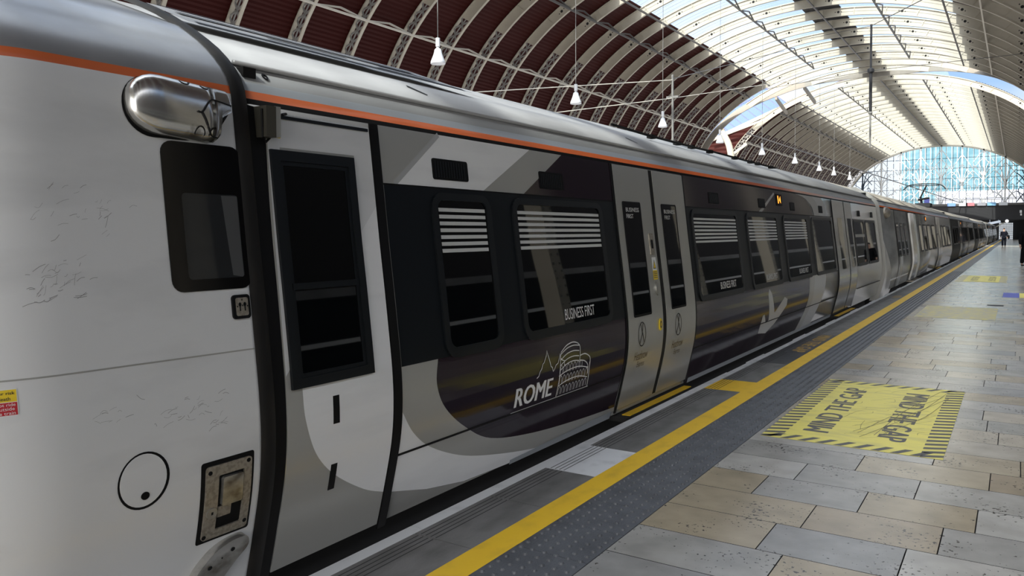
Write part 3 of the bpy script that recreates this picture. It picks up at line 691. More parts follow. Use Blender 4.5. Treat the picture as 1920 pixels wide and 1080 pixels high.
for A, B in zip(rows, rows[1:]):
    for k in range(len(AN)-1): bm.faces.new((A[k], B[k], B[k+1], A[k+1]))
bm.faces.new(rows[-1]); bmesh.ops.recalc_face_normals(bm, faces=bm.faces)
ho = put('camera_housing', bm, 'steelbox', mask, True)
bm = bmesh.new(); rows = []
for y, lo in ((2.07, -88), (2.085, -86), (2.095, -50), (2.10, -8), (2.125, 2), (2.145, 6), (2.15, 10)):
    rows.append([bm.verts.new(hous(y, lo+(90-lo)*k/10)+Vector((.003, 0, 0))) for k in range(11)])
for A, B in zip(rows, rows[1:]):
    for k in range(10): bm.faces.new((A[k], B[k], B[k+1], A[k+1]))
bmesh.ops.solidify(bm, geom=bm.faces[:], thickness=.01); bmesh.ops.recalc_face_normals(bm, faces=bm.faces); put('housing_visor', bm, 'steelbox', ho, True)
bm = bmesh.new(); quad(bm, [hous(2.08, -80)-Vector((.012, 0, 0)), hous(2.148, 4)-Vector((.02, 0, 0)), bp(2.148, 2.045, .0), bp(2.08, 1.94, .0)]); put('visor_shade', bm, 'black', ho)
for yq, a in ((2.0, -60), (2.066, -58), (1.955, 68), (2.05, 68)):
    bm = bmesh.new(); P_ = []
    for k in range(15):
        t_ = math.pi*k/14; P_.append(hous(yq+.024*math.cos(t_), a+(26 if a < 0 else -12)*math.sin(t_))+Vector((.0025, 0, .001 if a > 0 else -.001)))
    c = hous(yq, -84 if a < 0 else 84)+Vector((.003, 0, 0)); cv = bm.verts.new(c); pv = [bm.verts.new(p_) for p_ in P_]
    for k in range(14): bm.faces.new((cv, pv[k], pv[k+1]))
    put('bolt_recess', bm, 'black', ho)
decal('housing_gasket', [rrect(1.712, 2.09, 1.932, 2.175, .118, 8)], 'black', mask, .0145)
bm = bmesh.new()
for pts in ([(1.985, -4), (2.005, -4), (2.03, 12), (2.05, 24), (2.075, 27), (2.15, 22)], [(2.005, -4), (2.02, -18), (2.04, -42), (2.055, -58), (2.085, -62)]):
    tube(bm, [hous(y, a)+Vector((.004, 0, 0)) for y, a in curve(pts, 4)], .0032, 5)
put('housing_seam', bm, 'black', ho)
seam(mask, [(1.2, 1.062), (2.22, 1.048)], .006, m='greyp', o=.0135, th=.001)
# scuffs on the mask
random.seed(3); sc_ = []
for (cy_, cz_, n, sy_, sz_) in ((1.42, 1.40, 26, .09, .05), (1.50, 1.62, 30, .14, .09), (1.42, 1.33, 14, .08, .05), (1.86, .84, 26, .16, .05), (1.55, .9, 12, .15, .05), (1.21, 1.72, 5, .015, .02), (2.0, .77, 8, .06, .02)):
    for k in range(n):
        y_, z_ = cy_+random.gauss(0, sy_*.6), cz_+random.gauss(0, sz_*.6); a = random.gauss(.5 if cz_ > 1.2 else .1, .4); l = random.uniform(.008, .05)
        if y_ < 1.16 or y_ > 2.15: continue
        sc_.append(stroke(curve([(y_, z_), (y_+l*.5*math.cos(a), z_+l*.5*math.sin(a)+random.gauss(0, .004)), (y_+l*math.cos(a), z_+l*math.sin(a))], 3), random.choice((.0007, .0009, .0014))))
decal('scuffing', sc_, mat('scuff grey', (.22, .22, .22), .7), mask, .0134)['kind'] = 'stuff'
# roof fittings
def roofpt(y, d, up=.0):
    zs = np.interp(d, PD[12:], PZ[12:]); return Vector((XM-d, y, zs+up))
gl = bmesh.new()
tube(gl, [bp(2.32, 2.325, .012), bp(20.85, 2.325, .012)], .013, 8); put('gutter_rail', gl, 'roof', car, True)
bm = bmesh.new()
for d0, d1, ya, yb in ((.62, .66, 2.4, 4.6), (.84, .9, 2.45, 4.3), (.7, .74, 2.9, 3.5), (.72, .76, 3.8, 4.4), (1.0, 1.1, 2.45, 4.0)):
    quad(bm, [roofpt(ya, d0, .016), roofpt(yb, d0, .016), roofpt(yb, d1, .016), roofpt(ya, d1, .016)])
put('roof_hatch_seam', bm, 'black', car)
bm = bmesh.new()
for i in range(20):
    pass
quad(bm, [roofpt(2.36, .64, .012), roofpt(4.75, .64, .012), roofpt(4.4, 1.0, .014), roofpt(2.36, 1.0, .014)]); put('roof_hatch', bm, 'roof', car)
bm = bmesh.new(); tube(bm, [roofpt(7.6, .9, .02), roofpt(8.2, .72, .02), roofpt(9.6, .70, .02), roofpt(10.6, .75, .02), roofpt(12.2, .70, .02), roofpt(13.6, .72, .02), roofpt(14.4, .9, .02)], .014, 6); rc_ = put('roof_cable', bm, 'black', car)
for yq in (8.3, 9.1, 9.6, 10.3, 11.4, 12.2, 12.6, 13.4):
    bm = bmesh.new(); q = roofpt(yq, .74); box(bm, q.x-.03, q.x+.03, yq-.06, yq+.06, q.z-.01, q.z+.032); put('cable_clip', bm, 'black', rc_)
for yq in (3.75, 7.0, 10.2):
    decal('roof_mark', [[(yq, 2.46), (yq+.02, 2.475), (yq+.13, 2.42), (yq+.11, 2.415)]], 'black', car, .004)

# ------------------------------------------------------------------ the carriages behind
def flange(parent, y0, y1, o=.03):
    """pale corner fairing at the end of a unit"""
    bm = bmesh.new(); rows = []
    zs = [-.15+.07*i for i in range(41)]
    for z in zs:
        if z > 2.64: continue
        w = .25+.75*max(0, min(1, (1.35-z)/1.2))
        rows.append([bm.verts.new(bp(y0+(y1-y0)*t_*w, z, .07*(1-t_)**2 - .02*(t_ > .99))) for t_ in (0, .2, .45, .7, 1)])
    for A, B in zip(rows, rows[1:]):
        for i in range(4): bm.faces.new((A[i], A[i+1], B[i+1], B[i]))
    for A, B in zip(rows, rows[1:]):
        a = A[0].co.copy(); b = B[0].co.copy(); quad(bm, [a, b, b-Vector((.2, 0, 0)), a-Vector((.2, 0, 0))])
    return put('corner_fairing', bm, 'greyp', parent, True)
def carriage(y0, y1, label, mats, wins, drs, leds, flange_at=None, openleaf=None, first=False):
    r = thing('railway_carriage', label, 'carriage', (XC, (y0+y1)/2, -.91), 'carriages of the train')
    shell('body_shell', y0+.15, y1-.15, r, mats, ZCUT)
    under(y0, y1, r)
    for a, b in wins:
        decal('window_frame', [rrect(a, b, .82, 1.78, .06, 3)], 'frame', r, .012, .01)
        decal('window_pane', [rrect(a+.08, b-.08, .88, 1.73, .05, 3)], 'glass', r, .014)
    for a, b in drs:
        doors(r, a, (a+b)/2, b, m=mats[0], full=False, win=((.15, .55), (.15, .55)))
    for a in leds:
        d_ = decal('destination_display', [rrect(a, a+.45, 1.9, 2.09, .02)], 'black', r, .014, .01)
        decal('display_glyph', [[(a+.1, 1.94), (a+.2, 1.94), (a+.2, 2.05), (a+.1, 2.05)], [(a+.24, 1.97), (a+.32, 1.97), (a+.32, 2.03), (a+.24, 2.03)]], 'led', d_, .017)
    bm = bmesh.new(); box(bm, XC-1.0, XC+1.0, y0-.1, y0+.2, -.1, 2.5); put('gangway_bellows', bm, 'black', r)
    bm = bmesh.new(); tube(bm, [bp(y0+.15, 2.325, .012), bp(y1-.15, 2.325, .012)], .013, 6); put('gutter_rail', bm, 'roof', r)
    return r
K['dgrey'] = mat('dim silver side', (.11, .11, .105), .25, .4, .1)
K['warmroof'] = mat('sunlit beige roof', (.32, .29, .24), .55)  # warm tone of sunlight painted into the rear carriage roofs
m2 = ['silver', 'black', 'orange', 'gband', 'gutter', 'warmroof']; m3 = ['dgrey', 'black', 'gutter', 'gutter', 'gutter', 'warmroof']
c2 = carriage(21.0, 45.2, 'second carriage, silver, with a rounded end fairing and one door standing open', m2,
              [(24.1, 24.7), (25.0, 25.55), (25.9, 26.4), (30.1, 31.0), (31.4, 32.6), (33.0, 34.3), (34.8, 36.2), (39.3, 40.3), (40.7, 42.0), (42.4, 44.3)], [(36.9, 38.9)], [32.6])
flange(c2, 20.95, 23.6)
bm = bmesh.new(); q = bp(22.3, 2.06); bmesh.ops.create_uvsphere(bm, u_segments=16, v_segments=10, radius=.15, matrix=Matrix.Translation((q.x+.02, 22.3, 2.02))@Matrix.Diagonal((.9, 1.6, 1, 1))); put('camera_housing', bm, 'brass', c2, True)
seam(c2, [(24.0, 0), (24.0, 2.13)], .05); seam(c2, [(26.9, .0), (26.9, 2.13)], .06)
decal('doorway', [[(28.3, .02), (29.6, .02), (29.6, 2.12), (28.3, 2.12)]], 'black', c2, .006)
decal('open_door_leaf', [[(27.15, .03), (28.35, .03), (28.35, 2.1), (27.15, 2.1)]], 'silver', c2, .075, .05)
decal('leaf_edge', [[(28.2, .05), (28.75, .05), (28.75, 2.08), (28.2, 2.08)]], 'textw', c2, .08, .06)
bm = bmesh.new(); q = bp(28.5, -.03); box(bm, q.x-.1, q.x+.16, 27.6, 29.5, -.07, -.03); put('door_step', bm, 'brass', c2)
decal('white_stripe', [[(24.4, -.02), (25.0, -.02), (25.0, .83), (24.4, .83)]], lg, c2, .004)
decal('white_sill', [[(21.9, .22), (26.8, .22), (26.8, .27), (21.9, .27)]], 'white', c2, .006)
def wl(a, b, n, g=.35):
    w = (b-a-g*(n-1))/n; return [(a+i*(w+g), a+i*(w+g)+w) for i in range(n)]
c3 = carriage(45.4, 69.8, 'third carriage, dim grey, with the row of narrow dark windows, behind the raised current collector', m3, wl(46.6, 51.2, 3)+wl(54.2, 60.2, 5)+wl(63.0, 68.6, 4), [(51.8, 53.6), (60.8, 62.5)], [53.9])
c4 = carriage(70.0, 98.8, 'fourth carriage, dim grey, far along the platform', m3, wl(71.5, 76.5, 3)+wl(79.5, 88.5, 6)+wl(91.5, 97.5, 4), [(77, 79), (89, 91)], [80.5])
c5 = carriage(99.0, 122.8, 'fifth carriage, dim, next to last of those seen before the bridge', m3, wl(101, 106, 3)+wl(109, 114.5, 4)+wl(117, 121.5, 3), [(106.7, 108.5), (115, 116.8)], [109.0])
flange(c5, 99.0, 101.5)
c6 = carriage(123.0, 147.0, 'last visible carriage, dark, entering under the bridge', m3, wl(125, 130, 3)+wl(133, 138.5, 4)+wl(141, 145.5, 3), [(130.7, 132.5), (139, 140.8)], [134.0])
# pantograph
pg = thing('pantograph', 'raised black pantograph on the roof of the third carriage', 'pantograph', (XC, 46.4, 2.8))
bm = bmesh.new()
tube(bm, curve([(XC-1.0, 46.4, 3.72), (XC-.75, 46.4, 3.95), (XC-.3, 46.4, 4.02), (XC+.3, 46.4, 4.02), (XC+.75, 46.4, 3.95), (XC+1.0, 46.4, 3.72)], 4), .03); tube(bm, [(XC-.7, 46.4, 3.93), (XC+.7, 46.4, 3.93)], .025)
put('collector_head', bm, 'dark', pg)
bm = bmesh.new(); tube(bm, [(XC+.1, 46.4, 3.95), (XC-.25, 47.2, 3.35)], .04); put('upper_arm', bm, 'dark', pg)
bm = bmesh.new(); tube(bm, [(XC-.25, 47.2, 3.35), (XC-.1, 46.6, 2.85)], .06); put('lower_arm', bm, 'dark', pg)
bm = bmesh.new(); box(bm, XC-.4, XC+.3, 46.0, 47.4, 2.8, 3.0); tube(bm, [(XC-.35, 46.9, 3.2), (XC+.2, 46.9, 3.3)], .06); put('base_frame', bm, 'dark', pg)

# ------------------------------------------------------------------ roof: ribs, boards, glazing
AC, ZC_, A1, B1, A2, B2 = -11.25, 5.95, 14.7, 10., 15.3, 10.48
def E1_(t_): return (AC+A1*math.cos(t_), ZC_+B1*math.sin(t_))
def E2_(t_): return (AC+A2*math.cos(t_), ZC_+B2*math.sin(t_))
T0 = .17
TL = math.acos(11.7/14.7)                        # where the open tracery ends
def arcstrip(bm, fa, fb, t0, t1, n, y0, y1, mi=0):
    """a solid curved plate between two curves, from y0 to y1"""
    R_ = []
    for i in range(n+1):
        t_ = t0+(t1-t0)*i/n; a, b = fa(t_), fb(t_)
        R_.append([bm.verts.new((a[0], y0, a[1])), bm.verts.new((b[0], y0, b[1])), bm.verts.new((b[0], y1, b[1])), bm.verts.new((a[0], y1, a[1]))])
    for A, B in zip(R_, R_[1:]):
        for k in range(4):
            f = bm.faces.new((A[k], A[(k+1) % 4], B[(k+1) % 4], B[k])); f.material_index = mi
    bm.faces.new(R_[0]).material_index = mi; bm.faces.new(R_[-1][::-1]).material_index = mi
def off(fn, c, s):                                # curve moved radially
    return lambda t_: (fn(t_)[0]+s*math.cos(t_), fn(t_)[1]+s*math.sin(t_))
def rib_parts(y, root, ta=T0, tb=math.pi-T0, lattice=True):
    n = max(6, int(64*(tb-ta)/math.pi))
    bm = bmesh.new(); sa, sb = (max(ta, TL), min(tb, math.pi-TL))
    arcstrip(bm, E1_, E2_, sa, sb, n, y-.03, y+.03)
    for k in range(1, 24):                       # stiffeners and pierced bosses
        t_ = math.pi*k/24
        if sa+.02 < t_ < sb-.02:
            a, b = E1_(t_), E2_(t_); bar(bm, (a[0], y, a[1]), (b[0], y, b[1]), .05, .14)
        t2 = t_+math.pi/48
        if k % 2 and sa+.05 < t2 < sb-.05:
            a, b = E1_(t2), E2_(t2); cx_, cz_ = (a[0]+b[0])/2, (a[1]+b[1])/2; tx, tz = -math.sin(t2), math.cos(t2)
            for dd, rr in ((0, .085), (-.19, .035), (.19, .035)):
                for ys in (-.033, .033):
                    f = bm.faces.new([bm.verts.new((cx_+tx*dd+rr*math.cos(q), y+ys, cz_+tz*dd+rr*math.sin(q))) for q in [2*math.pi*j/8 for j in range(8)]]); f.material_index = 1
    put('web_plate', bm, ['rib', 'hole'], root)
    bm = bmesh.new(); arcstrip(bm, off(E1_, 0, -.03), off(E1_, 0, .03), ta, tb, n, y-.075, y+.075); put('lower_flange', bm, 'rib', root)
    bm = bmesh.new(); arcstrip(bm, off(E2_, 0, -.03), off(E2_, 0, .02), ta, tb, n, y-.10, y+.10); put('upper_flange', bm, 'rib', root)
    if lattice:
        for sgn in (1, -1):
            bm = bmesh.new(); m_ = 9
            for i in range(m_):
                t0 = T0+(TL-T0)*i/m_; t1 = T0+(TL-T0)*(i+1)/m_
                g = (lambda t_: t_) if sgn > 0 else (lambda t_: math.pi-t_)
                a, b, c, d = E1_(g(t0)), E2_(g(t0)), E1_(g(t1)), E2_(g(t1))
                bar(bm, (a[0], y, a[1]), (d[0], y, d[1]), .07, .05); bar(bm, (b[0], y, b[1]), (c[0], y, c[1]), .07, .05)
                mid = lambda p, q_, f: (p[0]+(q_[0]-p[0])*f, y, p[1]+(q_[1]-p[1])*f)
                bar(bm, mid(a, b, .5), mid(c, d, .5), .045, .05)
            put('tracery', bm, 'latt', root)
def copy_thing(root, dy, label, group=None):
    r = root.copy(); COL.objects.link(r); r.location.y += dy; r['label'] = label
    if group: r['group'] = group
    for ch in root.children:
        c = ch.copy(); COL.objects.link(c); c.parent = r
        for g_ in ch.children:
            d = g_.copy(); COL.objects.link(d); d.parent = c
    return r
L1 = 'cream arched iron rib of the near roof vault, springing behind the train'
L2 = 'cream arched iron rib of the far roof vault, between crossing and glazed gable'
R0 = 34.65-3.05*15
rib0 = thing('roof_rib', L1, 'roof rib', (AC, R0, ZC_), 'near vault ribs'); rib_parts(R0, rib0)
YS1 = [R0+3.05*i for i in range(28) if R0+3.05*i < 71.5]
for y in YS1[1:]: copy_thing(rib0, y-R0, L1)
YS2 = [82.0+3.05*i for i in range(23)]
for y in YS2: copy_thing(rib0, y-R0, L2 if y > 82.5 else 'broad pale arch rib at the far side of the roof crossing', 'far vault ribs' if y > 82.5 else None)
YL = YS1[-1]
for k, (y, xa, xb) in enumerate(((YL+3.05, -3.7, -21.3), (YL+6.1, -6.7, -16.5))):
    r = thing('roof_rib', ('first', 'second')[k]+' shortened cream rib over the roof crossing, counted away from the near vault', 'roof rib', (AC, y, ZC_))
    rib_parts(y, r, math.acos((xa-AC)/A1), math.acos((xb-AC)/A1), lattice=False)
# groin girder edging the crossing
GX = [-25.5, -23.8, -22.1, -20.9, -19.3, -18, -16.1, -14.6, -11.2, -9, -6.9, -4.2, -1.6, -.4, 2.5]
GYV = [73, 73.2, 73.8, 74.6, 75.8, 76.4, 77.6, 78.6, 80, 79.3, 77.5, 74.8, 72.1, 71.4, 71.3]
def groin(side):
    P_ = []
    for i in range(41):
        t_ = TL*.3+(math.pi/2-TL*.3)*i/40; tt = t_ if side > 0 else math.pi-t_
        x, z = E1_(tt); P_.append((x, float(np.interp(x, GX, GYV)), z-.03, E2_(tt)[0], E2_(tt)[1]))
    return P_
for side in (-1, 1):
    bm = bmesh.new(); V = []
    for x, y, z, x2, z2 in groin(side): V.append([bm.verts.new(q) for q in ((x, y-.08, z), (x2, y-.08, z2), (x2, y+.08, z2), (x, y+.08, z))])
    for A, B in zip(V, V[1:]):
        for k in range(4): bm.faces.new((A[k], A[(k+1) % 4], B[(k+1) % 4], B[k]))
    tag(put('groin_girder', bm, 'ribdark'), 'curved cream girder edging the roof crossing on the '+('train side' if side < 0 else 'platform side'), 'girder')
TG0 = math.acos((-3.43-AC)/A2); TG1 = math.acos((-19.07-AC)/A2); TR0 = math.acos((-10.1-AC)/A2); TR1 = math.acos((-12.4-AC)/A2)
def boards(name, t0, t1, y0, y1, mi='red', n=None):
    bm = bmesh.new(); n = n or int(abs(t1-t0)*A2/.13); R_ = []
    for i in range(n+1):
        t_ = t0+(t1-t0)*i/n; q = off(E2_, 0, .05+(.035 if i % 2 else 0))(t_)
        R_.append((bm.verts.new((q[0], y0, q[1])), bm.verts.new((q[0], y1, q[1]))))
    for A, B in zip(R_, R_[1:]): bm.faces.new((A[0], A[1], B[1], B[0]))
    o = struct(name, bm, mi); return o
def glazing(name, t0, t1, y0, y1):
    bm = bmesh.new(); n = 14
    for i in range(n):
        a, b = [off(E2_, 0, .08)(t0+(t1-t0)*(i+j)/n) for j in (0, 1)]
        quad(bm, [(a[0], y0, a[1]), (a[0], y1, a[1]), (b[0], y1, b[1]), (b[0], y0, b[1])])
    struct(name, bm, 'sky_glass', smooth=True)
def gbars(name, t0, t1, y0, y1):
    bm = bmesh.new(); n = 14; y = y0
    while y < y1:
        for i in range(n):
            a, b = [off(E2_, 0, .06)(t0+(t1-t0)*(i+j)/n) for j in (0, 1)]
            quad(bm, [(a[0], y-.022, a[1]), (a[0], y+.022, a[1]), (b[0], y+.022, b[1]), (b[0], y-.022, b[1])])
        y += 3.05/6
    struct(name, bm, 'cream')
YB = -14.
k = 0
for (ya, yb) in ((YB, YL+1.8), (82.0, 150.2)):
    boards('ceiling_%d' % (k+1), math.pi-.14, TG1, ya, yb); boards('ceiling_%d' % (k+2), TG0, .14, ya, yb)
    boards('ceiling_%d' % (k+3), TR0, TR1, ya, yb, 'dark', 6)
    yg = ya
    glazing('window_%d' % (k+1), TG1, TR1, yg, yb); glazing('window_%d' % (k+2), TR0, TG0, yg, yb)
    gbars('trim_%d' % (k+11), TG1, TR1, yg, yb); gbars('trim_%d' % (k+12), TR0, TG0, yg, yb)
    k += 6
# crossing crown: glazed
glazing('window_20', TG1-.15, TR1, YL+1.8, 82); glazing('window_21', TR0, TG0+.15, YL+1.8, 82); boards('ceiling_20', TR0, TR1, YL+1.8, 82, 'dark', 6)
# purlins along the vaults
def purlin(x, z, y0, y1, r, m, label, zig=None):
    bm = bmesh.new(); box(bm, x-r, x+r, y0, y1, z-r, z+r)
    if zig:
        y = y0
        while y+3.05 <= y1+.01:
            px, pz = zig; m_ = y+1.525
            bar(bm, (x, y, z), (px, m_, pz), .07, .07, 0, (0, 0, 1)); bar(bm, (px, m_, pz), (x, y+3.05, z), .07, .07, 0, (0, 0, 1)); y += 3.05
    tag(put('purlin', bm, m), label, 'purlin')
def onE(t_, s=0): return off(E1_, 0, s)(t_)
rows = [(math.acos((-24.05-AC)/A1), .04, 'cream', 'lowest cream purlin with zigzag braces, just above the lamps', True), (math.acos((-20.58-AC)/A1), .05, 'bar', 'dark purlin with zigzag braces halfway up the boarded slope', True),
        (math.acos((-18.75-AC)/A1), .045, 'bar', 'dark purlin along the lower edge of the glazing above the train', False), (math.acos((-15.0-AC)/A1), .045, 'bar', 'dark purlin in the middle of the glazing above the train', True),
        (math.acos((-11.2-AC)/A1), .045, 'bar', 'dark purlin along the crown', False), (math.acos((-7.6-AC)/A1), .05, 'bar', 'dark purlin in the middle of the platform side glazing', True),
        (math.acos((-3.75-AC)/A1), .045, 'bar', 'dark purlin along the lower edge of the platform side glazing', False), (math.acos((-1.85-AC)/A1), .04, 'cream', 'cream purlin high on the platform side boards', False)]
for t_, r_, m_, lab, z_ in rows:
    x, z = E1_(t_); q = off(E1_, 0, .22)(t_-.012)
    purlin(x, z-.02, YS1[0], YS1[-1], r_, m_, lab+', near vault', q if z_ else None); purlin(x, z-.02, 82, YS2[-1], r_, m_, lab+', far vault', q if z_ else None)
# bright red fascia and columns behind the train
for k, (ya, yb) in enumerate(((YB, YL), (82, 150))):
    bm = bmesh.new(); box(bm, -26.6, -26.2, ya, yb, 6.5, 9.35); struct('wall_left' if not k else 'wall_left_2', bm, 'redb')
    bm = bmesh.new(); box(bm, -27.2, -26.9, ya, yb, -1.3, 6.5); struct('wall_left_%d' % (3+k), bm, 'dark')
# crossing: far side wall with red boards, glazed slope above
def pix(u, v, y):
    d = M3 @ Vector(((u-CX)/F, (CY-v)/F, 1.)); return Vector((d.x/d.y*y, y, H+d.z/d.y*y))
YT = 82.25
a0, a1 = pix(1290, 284, YT), pix(1478, 196, YT)
def xskin(z): return AC-A2*math.sqrt(max(0, 1-((z-ZC_)/B2)**2))
bm = bmesh.new(); n = 48
for i in range(n):
    z0 = 6.+i*.22; zt = z0+.22; o_ = .05 if i % 2 else 0
    def xl(z): return a0.x-6 if z < a0.z else a0.x+(z-a0.z)/(a1.z-a0.z)*(a1.x-a0.x)
    if zt < ZC_+B2 and xl(zt) < xskin(zt):
        quad(bm, [(xl(z0), YT+o_, z0), (xskin(z0)-.05, YT+o_, z0), (xskin(zt)-.05, YT+.05-o_, zt), (xl(zt), YT+.05-o_, zt)])
struct('wall_far', bm, 'red')
bm = bmesh.new(); bar(bm, a0, a1, .35, .4); struct('trim_30', bm, 'rib')
bm = bmesh.new()
g0, g1 = a0+Vector((-6, .4, 5)), a1+Vector((-6, .4, 5))
quad(bm, [a0+Vector((0, .3, 0)), a1+Vector((0, .3, 0)), g1, g0]); struct('window_30', bm, 'blue_glass')
bm = bmesh.new()
for i in range(15):
    f = i/14; p_ = a0.lerp(a1, f)+Vector((0, .25, 0)); bar(bm, p_, g0.lerp(g1, f), .09, .1)
for f in (.33, .66): bar(bm, (a0+Vector((0, .25, 0))).lerp(g0, f), (a1+Vector((0, .25, 0))).lerp(g1, f), .07, .1)
tag(put('glazing_grid', bm, 'bluesign'), 'blue grey bars of the sloping glazing in the roof crossing', 'glazing bar'); bpy.data.objects['glazing_grid']['kind'] = 'structure'
bm = bmesh.new()
tube(bm, curve([pix(1372, 300, 80), pix(1366, 270, 80), pix(1352, 245, 80)], 6), [.32]*12+[.4], 10)
tag(put('crossing_column', bm, 'rib'), 'thick curved cream post standing in the roof crossing behind the train', 'column')
bm = bmesh.new()
tube(bm, [pix(1335, 262, 81.5), pix(1440, 222, 81.5)], .12, 6); tube(bm, [pix(1365, 296, 81.5), pix(1400, 270, 81.5)], .14, 6)
tag(put('tie_bar', bm, 'cream'), 'cream diagonal tie across the red wall of the crossing', 'tie bar')
for k, (u, v) in enumerate(((1455, 180), (1508, 160))):
    bm = bmesh.new(); a = pix(u, v+4, 77.5); b_ = pix(u+20, v+32, 81.5); bar(bm, a, b_, .22, .3, 0, (0, 0, 1))
    tag(put('crossing_strut', bm, 'ribdark'), ('lower' if k == 0 else 'upper')+' broad cream strut bridging the roof crossing on the train side', 'strut')
bm = bmesh.new(); n = 40
for i in range(n):
    xa, xb = AC-14.9+29.8*i/n, AC-14.9+29.8*(i+1)/n
    za, zb_ = [ZC_+B2*math.sqrt(max(0, 1-((q-AC)/A2)**2)) for q in (xa, xb)]
    quad(bm, [(xa, YB, 6.5), (xb, YB, 6.5), (xb, YB, zb_), (xa, YB, za)])
struct('wall_added_end', bm, 'rib')  # unseen end wall behind the camera, added to keep sky light off the ribs
# platform columns (mirrored in the carriage windows)
for k in range(15):
    y = 15.4+9.15*k-9.15
    if 70 < y < 82: continue
    c = thing('iron_column', 'pale riveted iron column on the far side of the platform, ' + ('%s from the camera' % ['first', 'second', 'third', 'fourth', 'fifth', 'sixth', 'seventh', 'eighth', 'ninth', 'tenth', 'eleventh', 'twelfth', 'thirteenth', 'fourteenth', 'fifteenth'][k]), 'column', (3.3, y, 0), 'platform columns')
    bm = bmesh.new(); box(bm, 3.08, 3.52, y-.22, y+.22, 0, 8.2); put('shaft', bm, 'rib', c)
    bm = bmesh.new()
    for z in [i*.22+.2 for i in range(30)]:
        for dy in (-.15, .15): box(bm, 3.06, 3.08, y+dy-.025, y+dy+.025, z-.025, z+.025)
    put('rivet_row', bm, 'latt', c)
# far side of the station; unseen dark wall added to darken window reflections
bm = bmesh.new(); box(bm, 12.5, 13, -25, 165, -1.3, 11.6)
for i in range(60): box(bm, 12.5, 13, -20+3.05*i, -18.4+3.05*i, 11.6, 12.6)
struct('wall_added_right', bm, 'wallr')
bm = bmesh.new(); box(bm, 4.2, 12.5, -25, 165, -1.35, -1.25); struct('floor_4', bm, 'ballast')
tr = thing('opposite_train', 'dark train with pale waist stripe across the platform, seen in window reflections', 'train', (8, 40, -.9))
bm = bmesh.new(); box(bm, 6.6, 9.2, -10, 120, -.6, 2.5); put('body', bm, 'char', tr)
bm = bmesh.new(); box(bm, 6.58, 6.6, -10, 120, 1.36, 1.5); put('waist_stripe', bm, 'textw', tr)
bm = bmesh.new(); box(bm, 6.7, 9.1, -10, 120, 2.5, 2.8); put('roof', bm, 'roof', tr)

# ------------------------------------------------------------------ lamps, wires, drop tube
ordn = ['first', 'second', 'third', 'fourth', 'fifth', 'sixth', 'seventh', 'eighth', 'ninth']
ly = [20.5, 30.2, 39.5, 48.6, 57.9, 66.8, 76.2, 83.3, 91.5]; lx = [-16.2, -16.25, -16.0, -15.86, -15.76, -15.5, -15.5, -15.55, -15.45]
def lamp(i, x, y, z=7.55):
    r = thing('pendant_lamp', 'white bell-shaped pendant lamp, %s of the row above the train counted from the cab end' % ordn[i], 'lamp', (x, y, z), 'pendant lamps over the track')
    bm = bmesh.new(); tube(bm, [(x, y, z+.42), (x, y, ZC_+B2*math.sqrt(1-((x-AC)/A2)**2)+.08)], .014, 5); put('cord', bm, 'latt', r)
    bm = bmesh.new(); tube(bm, [(x, y, z+.16), (x, y, z+.44)], .075, 10); tube(bm, [(x, y, z+.08), (x, y, z+.16)], .05, 10); put('gear_case', bm, 'lampw', r)
    bm = bmesh.new(); lathe(bm, [(.07, .1), (.11, .06), (.135, -.06), (.17, -.16), (.235, -.32), (.25, -.4), (.24, -.41), (.16, -.16), (.1, .0)], (x, y, z), 20); put('lamp_shade', bm, 'lampw', r, True)
    bm = bmesh.new(); bmesh.ops.create_uvsphere(bm, u_segments=12, v_segments=8, radius=.08, matrix=Matrix.Translation((x, y, z-.2))); put('bulb', bm, 'lampg', r, True)
for i, (x, y) in enumerate(zip(lx, ly)): lamp(i, x, y)
PX, PY = -8.5, 57.8
r = thing('drop_tube', 'slim black drop tube hanging from the crown of the roof with a pale lower end', 'drop tube', (PX, PY, 15.5))
bm = bmesh.new(); tube(bm, [(PX, PY, 15.5), (PX, PY, 12.4)], .07, 8); put('upper_tube', bm, 'dark', r)
bm = bmesh.new(); tube(bm, [(PX, PY, 12.4), (PX, PY, 9.55)], .10, 8); lathe(bm, [(.05, .2), (.22, .1), (.22, -.1), (.05, -.2)], (PX, PY, 12.4), 10); put('middle_tube', bm, 'dark', r)
bm = bmesh.new(); tube(bm, [(PX, PY, 9.55), (PX, PY, 7.2)], .06, 8); lathe(bm, [(.05, .15), (.15, .0), (.05, -.15)], (PX, PY, 9.55), 10); put('lower_tube', bm, 'latt', r)
def wire(p, q, r_, m, label, sag=0):
    bm = bmesh.new(); n = 8; P_ = [Vector(p).lerp(Vector(q), i/n)-Vector((0, 0, sag*4*(i/n)*(1-i/n))) for i in range(n+1)]
    tube(bm, P_, r_, 4); tag(put('span_wire', bm, m), label, 'wire')
mx_, my_ = -22.3, 42
ptop, pbot = pix(1261, 150, my_), pix(1262, 275, my_)
bm = bmesh.new(); bar(bm, ptop+Vector((0, 0, .3)), pbot-Vector((0, 0, 3)), .1, .1); bar(bm, pix(1261, 182, my_)-Vector((.35, 0, 0)), pix(1261, 182, my_)+Vector((.35, 0, 0)), .12, .12)
tag(put('wire_post', bm, 'latt'), 'thin grey post carrying the two span wires behind the train', 'post')
wire(pix(1261, 150, my_), pix(870, 174, 27), .022, 'cream', 'upper pale span wire from the thin post down to the train roof'); wire(pix(1261, 184, my_), pix(1035, 212, 33), .022, 'cream', 'lower pale span wire from the thin post down to the train roof')
wire(pix(1261, 148, my_), pix(1470, 95, 62), .022, 'bar', 'dark span wire climbing from the thin post to the glazing'); wire(pix(1261, 184, my_), pix(1480, 152, 66), .02, 'cream', 'pale span wire running on from the thin post into the vault')
